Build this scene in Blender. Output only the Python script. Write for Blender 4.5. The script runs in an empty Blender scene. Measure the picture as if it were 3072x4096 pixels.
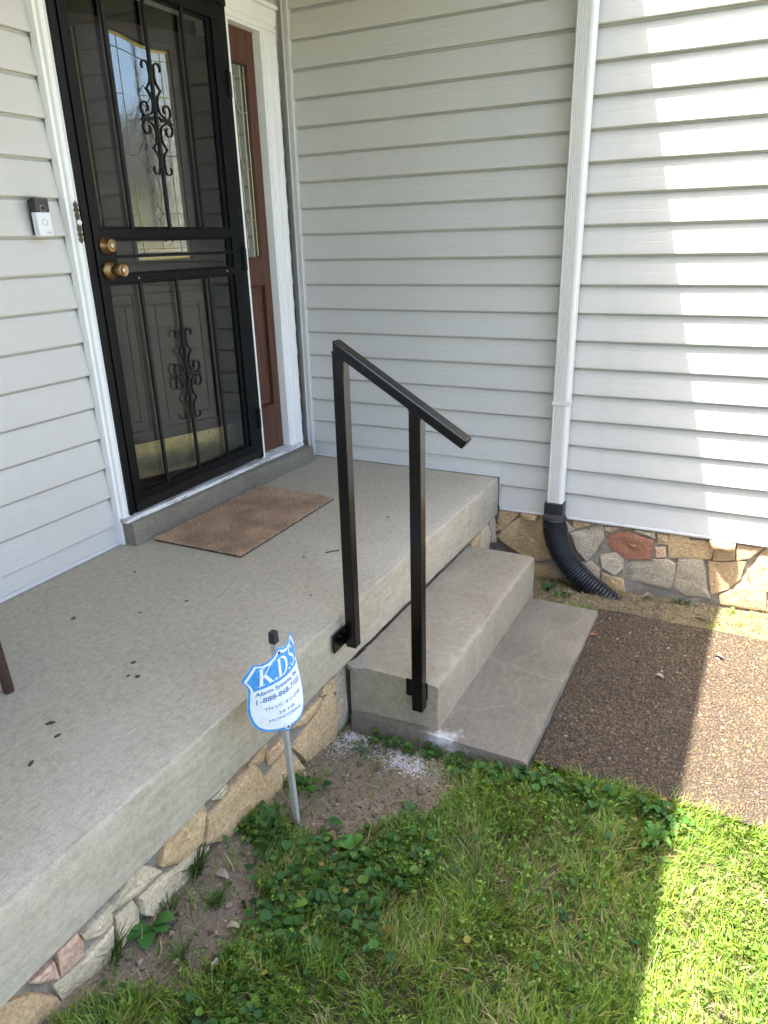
import bpy, math, random
import numpy as np
from mathutils import Vector, Matrix

# ---------------------------------------------------------------- camera, sky, sun, exposure
S = bpy.context.scene
COL = S.collection
RC = Matrix(((0.89684062, 0.44168609, -0.02429613),
             (0.13752013, -0.33059437, -0.93369994),
             (-0.42043444, 0.83403882, -0.35723118)))
cam_d = bpy.data.cameras.new('camera')
cam = bpy.data.objects.new('camera', cam_d)
COL.objects.link(cam)
cam_d.sensor_fit = 'VERTICAL'
cam_d.sensor_height = 36.0
cam_d.sensor_width = 27.0
cam_d.lens = 36.0 * 2836.0 / 4096.0
cam_d.clip_start = 0.02
cam_d.clip_end = 500
cam.matrix_world = Matrix.Translation((2.27115, -3.46802, 1.18813)) @ Matrix((RC[0], -RC[1], -RC[2])).transposed().to_4x4()
S.camera = cam

SUN_DIR = Vector((-0.251, -0.30, 1.0)).normalized()      # towards the sun
w = bpy.data.worlds.new('World')
S.world = w
w.use_nodes = True
nt = w.node_tree
sky = nt.nodes.new('ShaderNodeTexSky')
sky.sky_type = 'NISHITA'
sky.sun_disc = False
sky.sun_elevation = math.asin(SUN_DIR.z)
sky.sun_rotation = math.atan2(SUN_DIR.x, SUN_DIR.y)
sky.air_density = 0.8
sky.dust_density = 3.9
sky.ozone_density = 2.6
nt.links.new(sky.outputs[0], nt.nodes['Background'].inputs[0])
nt.nodes['Background'].inputs[1].default_value = 0.15

sl = bpy.data.lights.new('sun', 'SUN')
sl.energy = 4.6
sl.angle = math.radians(0.53)
sl.color = (1.0, 0.94, 0.86)
so = bpy.data.objects.new('sun', sl)
COL.objects.link(so)
so.rotation_euler = SUN_DIR.to_track_quat('Z', 'Y').to_euler()

S.view_settings.view_transform = 'Standard'
S.view_settings.look = 'None'
S.view_settings.gamma = 1.0
S.view_settings.exposure = 2.98
S.view_settings.use_curve_mapping = False

random.seed(7)
RNG = np.random.default_rng(11)

# ---------------------------------------------------------------- materials
def new_mat(name):
    m = bpy.data.materials.new(name)
    m.use_nodes = True
    return m, m.node_tree.nodes, m.node_tree.links, m.node_tree.nodes['Principled BSDF']

def tex_coord(n, l, scale=(1, 1, 1), rot=(0, 0, 0), gen='Object'):
    tc = n.new('ShaderNodeTexCoord')
    mp = n.new('ShaderNodeMapping')
    mp.inputs['Scale'].default_value = scale
    mp.inputs['Rotation'].default_value = rot
    l.new(tc.outputs[gen], mp.inputs[0])
    return mp.outputs[0]

def noise(n, l, vec, scale, detail=4, rough=0.55, dist=0.0):
    t = n.new('ShaderNodeTexNoise')
    t.inputs['Scale'].default_value = scale
    t.inputs['Detail'].default_value = detail
    t.inputs['Roughness'].default_value = rough
    t.inputs['Distortion'].default_value = dist
    l.new(vec, t.inputs['Vector'])
    return t.outputs['Fac']

def ramp(n, l, fac, stops):
    r = n.new('ShaderNodeValToRGB')
    e = r.color_ramp.elements
    while len(e) < len(stops):
        e.new(0.5)
    for i, (p, c) in enumerate(stops):
        e[i].position = p
        if not hasattr(c, '__len__'):
            c = (c, c, c)
        e[i].color = (*c, 1)
    l.new(fac, r.inputs[0])
    return r.outputs[0]

def mix(n, l, fac, a, b, mode='MIX'):
    m = n.new('ShaderNodeMix')
    m.data_type = 'RGBA'
    m.blend_type = mode
    for sock, v in ((m.inputs[0], fac), (m.inputs[6], a), (m.inputs[7], b)):
        if hasattr(v, 'is_linked'):
            l.new(v, sock)
        elif hasattr(v, '__len__'):
            sock.default_value = (*v[:3], 1)
        else:
            sock.default_value = v
    return m.outputs[2]

def bump(n, l, h, strength, dist, normal=None):
    b = n.new('ShaderNodeBump')
    b.inputs['Strength'].default_value = strength
    b.inputs['Distance'].default_value = dist
    l.new(h, b.inputs['Height'])
    if normal:
        l.new(normal, b.inputs['Normal'])
    return b.outputs[0]

def plain(name, col, rough=0.5, metal=0.0, var=0.12, nscale=30, bstr=0.15, bdist=0.001, spec=0.5, scale=(1, 1, 1)):
    m, n, l, p = new_mat(name)
    v = tex_coord(n, l, scale)
    f = noise(n, l, v, nscale, 6, 0.6)
    c = ramp(n, l, f, [(0.3, tuple(x * (1 - var) for x in col)), (0.7, tuple(min(1, x * (1 + var)) for x in col))])
    l.new(c, p.inputs['Base Color'])
    p.inputs['Roughness'].default_value = rough
    p.inputs['Metallic'].default_value = metal
    p.inputs['Specular IOR Level'].default_value = spec
    if bstr:
        l.new(bump(n, l, f, bstr, bdist), p.inputs['Normal'])
    return m

def siding_mat(name, along, col):
    """embossed wood-grain vinyl; along = 'x' or 'y' is the direction of the board"""
    m, n, l, p = new_mat(name)
    sc = (2.2, 40, 75) if along == 'x' else (40, 2.2, 75)
    v = tex_coord(n, l, sc)
    f = noise(n, l, v, 1.0, 5, 0.62, 0.6)
    ln = ramp(n, l, f, [(0.36, 0.0), (0.46, 0.75), (0.6, 1.0)])
    v2 = tex_coord(n, l, (1, 1, 1))
    big = noise(n, l, v2, 1.7, 5, 0.6)
    c = mix(n, l, ramp(n, l, big, [(0.35, 0.0), (0.7, 1.0)]), tuple(x * 0.95 for x in col), tuple(min(1, x * 1.03) for x in col))
    dirt = ramp(n, l, noise(n, l, tex_coord(n, l, (5, 5, 1.3)), 1.0, 7, 0.7), [(0.56, 0.0), (0.8, 0.22)])
    c = mix(n, l, dirt, c, (col[0] * 0.66, col[1] * 0.62, col[2] * 0.54))
    l.new(c, p.inputs['Base Color'])
    p.inputs['Roughness'].default_value = 0.55
    p.inputs['Specular IOR Level'].default_value = 0.35
    l.new(bump(n, l, ln, 0.55, 0.0011), p.inputs['Normal'])
    return m

def concrete(name, base, dark, light, speck=0.6, scale_streak=(1, 1, 1), bd=0.002, stain=(0.2, 0.17, 0.12), stain_amt=0.4, white=None, wear=False, cracks=False):
    m, n, l, p = new_mat(name)
    v = tex_coord(n, l)
    vs = tex_coord(n, l, scale_streak)
    big = noise(n, l, v, 2.3, 6, 0.62, 0.3)
    c = ramp(n, l, big, [(0.34, dark), (0.52, base), (0.68, light)])
    st = ramp(n, l, noise(n, l, v, 1.1, 7, 0.66, 0.8), [(0.43, 0.0), (0.63, stain_amt)])
    c = mix(n, l, st, c, stain)
    if wear:    # walked-on brown film before the door, rain-washed pale strip along the open edge
        tc = n.new('ShaderNodeTexCoord')
        sp = n.new('ShaderNodeSeparateXYZ')
        l.new(tc.outputs['Object'], sp.inputs[0])
        wn = n.new('ShaderNodeMath'); wn.operation = 'MULTIPLY_ADD'; wn.inputs[1].default_value = 1.7
        l.new(noise(n, l, v, 2.2, 7, 0.62, 0.4), wn.inputs[0]); l.new(sp.outputs[0], wn.inputs[2])
        c = mix(n, l, ramp(n, l, wn.outputs[0], [(1.02, 0.72), (1.62, 0.0)]), c, (0.245, 0.20, 0.122))
        rim = n.new('ShaderNodeMapRange'); rim.inputs[1].default_value = 1.66; rim.inputs[2].default_value = 2.1
        l.new(wn.outputs[0], rim.inputs[0])
        rs = n.new('ShaderNodeMath'); rs.operation = 'MULTIPLY'; rs.inputs[1].default_value = 0.55
        l.new(rim.outputs[0], rs.inputs[0])
        c = mix(n, l, rs.outputs[0], c, (0.53, 0.492, 0.41))
    streak = noise(n, l, vs, 9, 6, 0.65)
    c = mix(n, l, 0.30, c, ramp(n, l, streak, [(0.35, tuple(x * 0.45 for x in base)), (0.65, tuple(min(1, x * 1.5) for x in base))]), 'MIX')
    mott = noise(n, l, v, 48, 5, 0.72)
    c = mix(n, l, 0.30, c, ramp(n, l, mott, [(0.36, tuple(x * 0.55 for x in base)), (0.5, base), (0.66, tuple(min(1, x * 1.4) for x in base))]))
    grit = noise(n, l, v, 240, 3, 0.75)
    c = mix(n, l, speck * .6, c, ramp(n, l, grit, [(0.34, tuple(x * 0.28 for x in base)), (0.5, base), (0.68, tuple(min(1, x * 1.75) for x in base))]), 'MIX')
    vo = n.new('ShaderNodeTexVoronoi')
    vo.inputs['Scale'].default_value = 150
    l.new(v, vo.inputs['Vector'])
    pits = ramp(n, l, vo.outputs['Distance'], [(0.05, 1.0), (0.17, 0.0)])
    pm = ramp(n, l, noise(n, l, v, 11, 4), [(0.5, 0.0), (0.66, 0.75)])
    mul = n.new('ShaderNodeMath'); mul.operation = 'MULTIPLY'
    l.new(pits, mul.inputs[0]); l.new(pm, mul.inputs[1])
    c = mix(n, l, mul.outputs[0], c, tuple(x * 0.35 for x in base))
    if cracks:
        wv = n.new('ShaderNodeVectorMath'); wv.operation = 'ADD'
        nz = n.new('ShaderNodeTexNoise'); nz.inputs['Scale'].default_value = 5.0; nz.inputs['Detail'].default_value = 5
        l.new(v, nz.inputs['Vector'])
        sc_ = n.new('ShaderNodeVectorMath'); sc_.operation = 'SCALE'; sc_.inputs['Scale'].default_value = 0.22
        l.new(nz.outputs['Color'], sc_.inputs[0]); l.new(v, wv.inputs[0]); l.new(sc_.outputs[0], wv.inputs[1])
        v2_ = n.new('ShaderNodeTexVoronoi'); v2_.feature = 'DISTANCE_TO_EDGE'; v2_.inputs['Scale'].default_value = 2.1
        l.new(wv.outputs[0], v2_.inputs['Vector'])
        c = mix(n, l, ramp(n, l, v2_.outputs['Distance'], [(0.0, 0.30), (0.005, 0.12), (0.022, 0.0)]), c, tuple(min(1, x * 1.9) for x in base))
    if white:
        cx, cy, cz, r = white
        tc = n.new('ShaderNodeTexCoord')
        d = n.new('ShaderNodeVectorMath'); d.operation = 'DISTANCE'
        l.new(tc.outputs['Object'], d.inputs[0]); d.inputs[1].default_value = (cx, cy, cz)
        a = n.new('ShaderNodeMath'); a.operation = 'DIVIDE'; a.inputs[1].default_value = r
        l.new(d.outputs['Value'], a.inputs[0])
        b = n.new('ShaderNodeMath'); b.operation = 'ADD'
        ns = n.new('ShaderNodeMath'); ns.operation = 'MULTIPLY_ADD'
        l.new(noise(n, l, v, 22, 7, 0.72), ns.inputs[0]); ns.inputs[1].default_value = 2.4; ns.inputs[2].default_value = -1.2
        l.new(a.outputs[0], b.inputs[0]); l.new(ns.outputs[0], b.inputs[1])
        wm = ramp(n, l, b.outputs[0], [(0.1, 0.75), (1.0, 0.0)])
        c = mix(n, l, wm, c, (0.78, 0.79, 0.8))
    l.new(c, p.inputs['Base Color'])
    p.inputs['Roughness'].default_value = 0.9
    p.inputs['Specular IOR Level'].default_value = 0.25
    h = mix(n, l, 0.35, grit, streak)
    l.new(bump(n, l, h, 0.55, bd), p.inputs['Normal'])
    return m

def tint_mat(name, col, rough=0.6, trans=0.0, nscale=60, var=0.25, bstr=0.2, bdist=0.002, spec=0.4):
    """base colour times the per-point colour attribute 'tint'"""
    m, n, l, p = new_mat(name)
    at = n.new('ShaderNodeAttribute'); at.attribute_name = 'tint'
    v = tex_coord(n, l)
    f = noise(n, l, v, nscale, 5, 0.6)
    c = ramp(n, l, f, [(0.3, tuple(x * (1 - var) for x in col)), (0.7, tuple(min(1, x * (1 + var)) for x in col))])
    c = mix(n, l, 1.0, c, at.outputs['Color'], 'MULTIPLY')
    l.new(c, p.inputs['Base Color'])
    p.inputs['Roughness'].default_value = rough
    p.inputs['Specular IOR Level'].default_value = spec
    if bstr:
        l.new(bump(n, l, f, bstr, bdist), p.inputs['Normal'])
    if trans:
        out = n['Material Output']
        t = n.new('ShaderNodeBsdfTranslucent')
        l.new(mix(n, l, 1.0, c, (1.15, 1.2, 0.55), 'MULTIPLY'), t.inputs[0])
        ms = n.new('ShaderNodeMixShader'); ms.inputs[0].default_value = trans
        l.new(p.outputs[0], ms.inputs[1]); l.new(t.outputs[0], ms.inputs[2])
        l.new(ms.outputs[0], out.inputs[0])
    return m

def glass_pane(name, tint=(0.9, 0.92, 0.9), rough=0.0, refl=1.0, wavy=0.0, dark=None):
    """thin window glass: fresnel mix of see-through and mirror"""
    m, n, l, p = new_mat(name)
    out = n['Material Output']
    fr = n.new('ShaderNodeLayerWeight'); fr.inputs[0].default_value = 0.5
    pw = n.new('ShaderNodeMath'); pw.operation = 'POWER'; pw.inputs[1].default_value = 4.0
    l.new(fr.outputs['Facing'], pw.inputs[0])
    mu = n.new('ShaderNodeMath'); mu.operation = 'MULTIPLY_ADD'; mu.inputs[1].default_value = 0.9; mu.inputs[2].default_value = refl
    mu.use_clamp = True
    l.new(pw.outputs[0], mu.inputs[0])
    gl = n.new('ShaderNodeBsdfGlossy'); gl.inputs['Roughness'].default_value = rough
    if wavy:
        v = tex_coord(n, l, (1, 1, 0.45))
        f = noise(n, l, v, 38, 4, 0.6, 0.8)
        bn = bump(n, l, f, wavy, 0.004)
        l.new(bn, gl.inputs['Normal']); l.new(bn, fr.inputs['Normal'])
    if dark is None:
        tr = n.new('ShaderNodeBsdfTransparent'); tr.inputs[0].default_value = (*tint, 1)
    else:
        tr = n.new('ShaderNodeBsdfDiffuse'); tr.inputs[0].default_value = (*dark, 1)
    ms = n.new('ShaderNodeMixShader')
    l.new(mu.outputs[0], ms.inputs[0]); l.new(tr.outputs[0], ms.inputs[1]); l.new(gl.outputs[0], ms.inputs[2])
    l.new(ms.outputs[0], out.inputs[0])
    return m

def stone_mat(name, cols, bd=0.004):
    m, n, l, p = new_mat(name)
    oi = n.new('ShaderNodeObjectInfo')
    v0 = tex_coord(n, l)
    ad = n.new('ShaderNodeVectorMath'); ad.operation = 'ADD'
    l.new(v0, ad.inputs[0])
    cx = n.new('ShaderNodeCombineXYZ')
    ml = n.new('ShaderNodeMath'); ml.operation = 'MULTIPLY'; ml.inputs[1].default_value = 37.0
    l.new(oi.outputs['Random'], ml.inputs[0]); l.new(ml.outputs[0], cx.inputs[0]); l.new(ml.outputs[0], cx.inputs[2])
    l.new(cx.outputs[0], ad.inputs[1])
    v = ad.outputs[0]
    big = noise(n, l, v, 13, 7, 0.7, 0.8)
    fine = noise(n, l, v, 95, 6, 0.75)
    lay = n.new('ShaderNodeMapping'); lay.inputs['Scale'].default_value = (6, 6, 30); lay.inputs['Rotation'].default_value = (0.5, 0.35, 0)
    l.new(v, lay.inputs[0])
    strat = noise(n, l, lay.outputs[0], 3.0, 6, 0.66)
    c = ramp(n, l, big, [(0.25, cols[0]), (0.5, cols[1]), (0.75, cols[2])])
    c = mix(n, l, 0.35, c, ramp(n, l, strat, [(0.3, cols[3]), (0.7, tuple(min(1, x * 1.25) for x in cols[1]))]))
    c = mix(n, l, 0.5, c, ramp(n, l, fine, [(0.33, tuple(x * 0.25 for x in cols[1])), (0.5, cols[1]), (0.66, tuple(min(1, x * 1.6) for x in cols[1]))]))
    l.new(c, p.inputs['Base Color'])
    p.inputs['Roughness'].default_value = 0.85
    p.inputs['Specular IOR Level'].default_value = 0.3
    hh = mix(n, l, 0.5, strat, mix(n, l, 0.4, big, fine))
    l.new(bump(n, l, hh, 1.0, bd * 2.2), p.inputs['Normal'])
    return m

def wood_mat(name, col, dark, along=(30, 30, 2), rough=0.4):
    m, n, l, p = new_mat(name)
    v = tex_coord(n, l, along)
    f = noise(n, l, v, 3.0, 6, 0.6, 0.5)
    l.new(ramp(n, l, f, [(0.3, dark), (0.65, col)]), p.inputs['Base Color'])
    p.inputs['Roughness'].default_value = rough
    l.new(bump(n, l, f, 0.3, 0.0006), p.inputs['Normal'])
    return m

def peel_mat(name):
    """white paint peeling off grey wood"""
    m, n, l, p = new_mat(name)
    v = tex_coord(n, l, (30, 4, 60))
    f = noise(n, l, v, 2.0, 7, 0.75, 0.4)
    c = ramp(n, l, f, [(0.36, (0.10, 0.075, 0.06)), (0.44, (0.36, 0.33, 0.3)), (0.5, (0.74, 0.73, 0.7))])
    l.new(c, p.inputs['Base Color'])
    p.inputs['Roughness'].default_value = 0.8
    l.new(bump(n, l, f, 0.6, 0.003), p.inputs['Normal'])
    return m

def ground_mat():
    m, n, l, p = new_mat('soil')
    v = tex_coord(n, l)
    big = noise(n, l, v, 6, 6, 0.62)
    c = ramp(n, l, big, [(0.3, (0.105, 0.077, 0.051)), (0.55, (0.185, 0.141, 0.098)), (0.8, (0.28, 0.222, 0.16))])
    fine = noise(n, l, v, 160, 5, 0.7)
    c = mix(n, l, 0.4, c, ramp(n, l, fine, [(0.33, (0.06, 0.046, 0.034)), (0.5, (0.185, 0.147, 0.108)), (0.7, (0.38, 0.315, 0.24))]))
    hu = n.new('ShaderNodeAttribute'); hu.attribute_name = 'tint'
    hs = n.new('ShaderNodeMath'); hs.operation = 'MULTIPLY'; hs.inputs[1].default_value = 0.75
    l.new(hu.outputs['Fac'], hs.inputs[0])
    c = mix(n, l, hs.outputs[0], c, (0.055, 0.048, 0.026))  # lawn soil mixed darker, with shade between blades put into the colour
    # farther out the lawn is drawn by colour: distance from the modelled patch
    tc = n.new('ShaderNodeTexCoord')
    d = n.new('ShaderNodeVectorMath'); d.operation = 'DISTANCE'; d.inputs[1].default_value = (2.2, -2.0, -0.45)
    l.new(tc.outputs['Object'], d.inputs[0])
    far = n.new('ShaderNodeMapRange'); far.inputs[1].default_value = 2.3; far.inputs[2].default_value = 3.2
    l.new(d.outputs['Value'], far.inputs[0])
    lawn = ramp(n, l, noise(n, l, v, 14, 6, 0.7), [(0.3, (0.06, 0.08, 0.025)), (0.7, (0.15, 0.175, 0.06))])
    c = mix(n, l, far.outputs[0], c, lawn)
    l.new(c, p.inputs['Base Color'])
    p.inputs['Roughness'].default_value = 0.95
    p.inputs['Specular IOR Level'].default_value = 0.15
    vo = n.new('ShaderNodeTexVoronoi'); vo.feature = 'DISTANCE_TO_EDGE'; vo.inputs['Scale'].default_value = 16
    l.new(v, vo.inputs['Vector'])
    crack = ramp(n, l, vo.outputs['Distance'], [(0.0, 0.0), (0.03, 1.0)])
    h = mix(n, l, 0.3, mix(n, l, 0.5, fine, big), crack)
    l.new(bump(n, l, h, 0.8, 0.006), p.inputs['Normal'])
    return m

M = {}
SIDE = (0.58, 0.566, 0.525)
M['siding_x'] = siding_mat('vinyl_siding_x', 'x', SIDE)
M['siding_y'] = siding_mat('vinyl_siding_y', 'y', SIDE)
M['trim'] = plain('white_trim_paint', (0.86, 0.85, 0.82), 0.45, 0, 0.04, 12, 0.25, 0.001, 0.5, (1, 1, 0.25))
M['channel'] = plain('vinyl_channel', (0.62, 0.62, 0.6), 0.45, 0, 0.04, 12, 0.05)
M['slab_top'] = concrete('broomed_concrete', (0.50, 0.442, 0.337), (0.37, 0.315, 0.225), (0.585, 0.53, 0.425), 0.4, (14, 2.2, 1), 0.0016, (0.25, 0.20, 0.13), 0.55, wear=True)
M['slab_face'] = concrete('trowelled_concrete', (0.43, 0.375, 0.28), (0.32, 0.275, 0.195), (0.55, 0.50, 0.405), 0.28, (2, 0.8, 7), 0.0014, (0.26, 0.225, 0.15), 0.5)
M['step'] = concrete('step_concrete', (0.315, 0.273, 0.20), (0.195, 0.164, 0.113), (0.44, 0.395, 0.305), 0.55, (3, 3, 3), 0.003, (0.2, 0.17, 0.125), 0.55)
M['pad'] = concrete('pad_concrete', (0.17, 0.15, 0.116), (0.10, 0.088, 0.066), (0.26, 0.234, 0.185), 0.6, (9, 1.5, 2), 0.003, (0.15, 0.135, 0.11), 0.5, (1.55, -1.655, -0.39, 0.085), cracks=True)
M['sill_block'] = concrete('sill_concrete', (0.215, 0.192, 0.145), (0.14, 0.124, 0.09), (0.31, 0.283, 0.225), 0.4, (2, 1.5, 14), 0.003, (0.14, 0.125, 0.09), 0.6)
M['mortar'] = concrete('mortar', (0.275, 0.24, 0.19), (0.16, 0.137, 0.105), (0.38, 0.345, 0.285), 0.7, (3, 3, 3), 0.006, (0.14, 0.115, 0.085), 0.6)
M['stone_tan'] = stone_mat('tan_sandstone', [(0.25, 0.155, 0.072), (0.50, 0.355, 0.19), (0.62, 0.50, 0.32), (0.36, 0.19, 0.08)])
M['stone_pale'] = stone_mat('pale_sandstone', [(0.33, 0.25, 0.145), (0.53, 0.445, 0.30), (0.63, 0.56, 0.43), (0.42, 0.29, 0.14)])
M['stone_grey'] = stone_mat('grey_sandstone', [(0.25, 0.195, 0.125), (0.42, 0.35, 0.25), (0.52, 0.45, 0.34), (0.31, 0.22, 0.13)])
M['stone_red'] = stone_mat('red_sandstone', [(0.18, 0.07, 0.045), (0.38, 0.17, 0.10), (0.46, 0.25, 0.15), (0.15, 0.085, 0.07)])
M['stone_pink'] = stone_mat('pink_sandstone', [(0.38, 0.22, 0.14), (0.55, 0.365, 0.25), (0.62, 0.48, 0.37), (0.42, 0.21, 0.13)])
M['stone_orange'] = stone_mat('orange_sandstone', [(0.32, 0.19, 0.085), (0.49, 0.335, 0.185), (0.58, 0.45, 0.29), (0.38, 0.215, 0.10)])
M['black'] = plain('black_enamel', (0.0045, 0.005, 0.0055), 0.36, 0.0, 0.3, 25, 0.12, 0.0006, 0.2)
M['black_dusty'] = plain('dusty_black_enamel', (0.008, 0.008, 0.008), 0.42, 0.0, 0.5, 14, 0.15, 0.0008, 0.35)
M['rail'] = plain('satin_black_powder_coat', (0.002, 0.0018, 0.0016), 0.2, 0.0, 0.15, 300, 0.02, 0.0002, 0.46)
M['brown_wood'] = wood_mat('red_brown_door_wood', (0.112, 0.043, 0.022), (0.058, 0.021, 0.011), (22, 22, 1.6), 0.42)
M['brass'] = plain('antique_brass', (0.29, 0.19, 0.085), 0.36, 1.0, 0.35, 30, 0.12, 0.0004)
M['came'] = plain('brass_came', (0.52, 0.45, 0.23), 0.38, 0.85, 0.2, 40, 0)
M['gold'] = plain('gold_edge_strip', (0.56, 0.40, 0.11), 0.35, 0.8, 0.15, 40, 0)
M['kick'] = plain('worn_brass_plate', (0.52, 0.45, 0.24), 0.42, 0.85, 0.3, 18, 0.12, 0.0006)
M['steel'] = plain('steel', (0.5, 0.5, 0.48), 0.4, 1.0, 0.1, 30, 0)
M['dark_wood'] = wood_mat('dark_entry_wood', (0.042, 0.021, 0.015), (0.02, 0.010, 0.007), (22, 22, 1.6), 0.35)
M['glass'] = glass_pane('storm_glass', (0.86, 0.87, 0.86), 0.0, 0.06)
M['leaded'] = glass_pane('leaded_glass', rough=0.03, refl=0.42, wavy=0.12, dark=(0.05, 0.055, 0.048))
M['bell_black'] = plain('glossy_black_plastic', (0.012, 0.012, 0.013), 0.12, 0, 0.1, 20, 0)
M['bell_white'] = plain('satin_silver_plastic', (0.74, 0.74, 0.75), 0.35, 0, 0.02, 20, 0)
M['bell_grey'] = plain('grey_ring_plastic', (0.17, 0.17, 0.18), 0.4, 0, 0.05, 20, 0)
M['button'] = plain('ivory_button', (0.8, 0.78, 0.74), 0.3, 0, 0.03, 20, 0)
M['bronze'] = plain('tarnished_bronze', (0.085, 0.068, 0.042), 0.5, 0.6, 0.5, 60, 0.4, 0.001)
M['peel'] = peel_mat('peeling_white_sill')
M['coir'] = tint_mat('coir', (0.64, 0.455, 0.295), 0.95, 0, 9, 0.22, 0, 0.002, 0.1)
M['rubber'] = plain('rubber_back', (0.02, 0.02, 0.02), 0.8)
M['sign_blue'] = plain('sign_blue_print', (0.07, 0.31, 0.72), 0.5, 0, 0.22, 90, 0)
M['sign_white'] = plain('sign_white_print', (0.82, 0.84, 0.86), 0.45, 0, 0.06, 60, 0)
M['sign_ink'] = plain('sign_blue_lettering', (0.05, 0.17, 0.44), 0.5, 0, 0.15, 90, 0)
M['stake'] = plain('galvanised_stake', (0.43, 0.42, 0.39), 0.5, 0.35, 0.12, 40, 0.1)
M['down'] = plain('downspout_paint', (0.68, 0.67, 0.625), 0.42, 0, 0.035, 9, 0.15, 0.001, 0.5, (1, 1, 0.2))
M['hose'] = plain('black_corrugated_plastic', (0.018, 0.019, 0.023), 0.42, 0, 0.5, 18, 0.2, 0.001)
M['wicker'] = plain('brown_wicker', (0.048, 0.022, 0.017), 0.45, 0, 0.35, 60, 0.3, 0.001)
M['cushion'] = plain('beige_cushion', (0.4, 0.35, 0.27), 0.9, 0, 0.1, 60, 0.3, 0.001)
M['pebble'] = tint_mat('pebble', (1, 1, 1), 0.6, 0, 90, 0.18, 0.2, 0.001)
M['binder'] = concrete('aggregate_binder', (0.036, 0.029, 0.023), (0.025, 0.02, 0.016), (0.055, 0.045, 0.035), 0.5, (3, 3, 3), 0.003, (0.06, 0.05, 0.04), 0.4)
M['grass'] = tint_mat('grass_blades', (1, 1, 1), 0.5, 0.35, 40, 0.12, 0)
M['leaf'] = tint_mat('violet_leaf', (1, 1, 1), 0.55, 0.2, 220, 0.16, 0.3, 0.0006, 0.2)
M['litter'] = tint_mat('litter', (1, 1, 1), 0.85, 0, 150, 0.25, 0.4, 0.001)
M['clod'] = tint_mat('clods', (0.195, 0.15, 0.106), 0.95, 0, 150, 0.35, 0.6, 0.002, 0.15)
M['powder'] = plain('white_lime_powder', (0.52, 0.515, 0.50), 0.95, 0, 0.06, 60, 0.8, 0.002, 0.1)
M['ceiling'] = plain('cream_soffit', (0.50, 0.42, 0.30), 0.6, 0, 0.05, 5, 0)
M['roof'] = plain('roof_shingle', (0.08, 0.075, 0.07), 0.9, 0, 0.3, 30, 0.3, 0.004)
M['room'] = plain('dark_room_paint', (0.12, 0.105, 0.085), 0.8, 0, 0.05, 5, 0)
M['tan_house'] = plain('tan_lap_siding', (0.52, 0.44, 0.27), 0.6, 0, 0.08, 3, 0.1)
M['ground'] = ground_mat()
M['bark'] = plain('bark', (0.09, 0.07, 0.05), 0.95, 0, 0.4, 18, 0.8, 0.02, 0.2, (1, 1, 0.25))
M['crown'] = tint_mat('tree_foliage', (0.06, 0.10, 0.03), 0.55, 0.2, 1.5, 0.35, 0)
M['twig'] = plain('twig', (0.30, 0.20, 0.11), 0.8, 0, 0.3, 60, 0.4, 0.001)
M['dark_scrap'] = plain('dark_leaf_scrap', (0.075, 0.056, 0.044), 0.75, 0, 0.6, 80, 0.4, 0.001)

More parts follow.
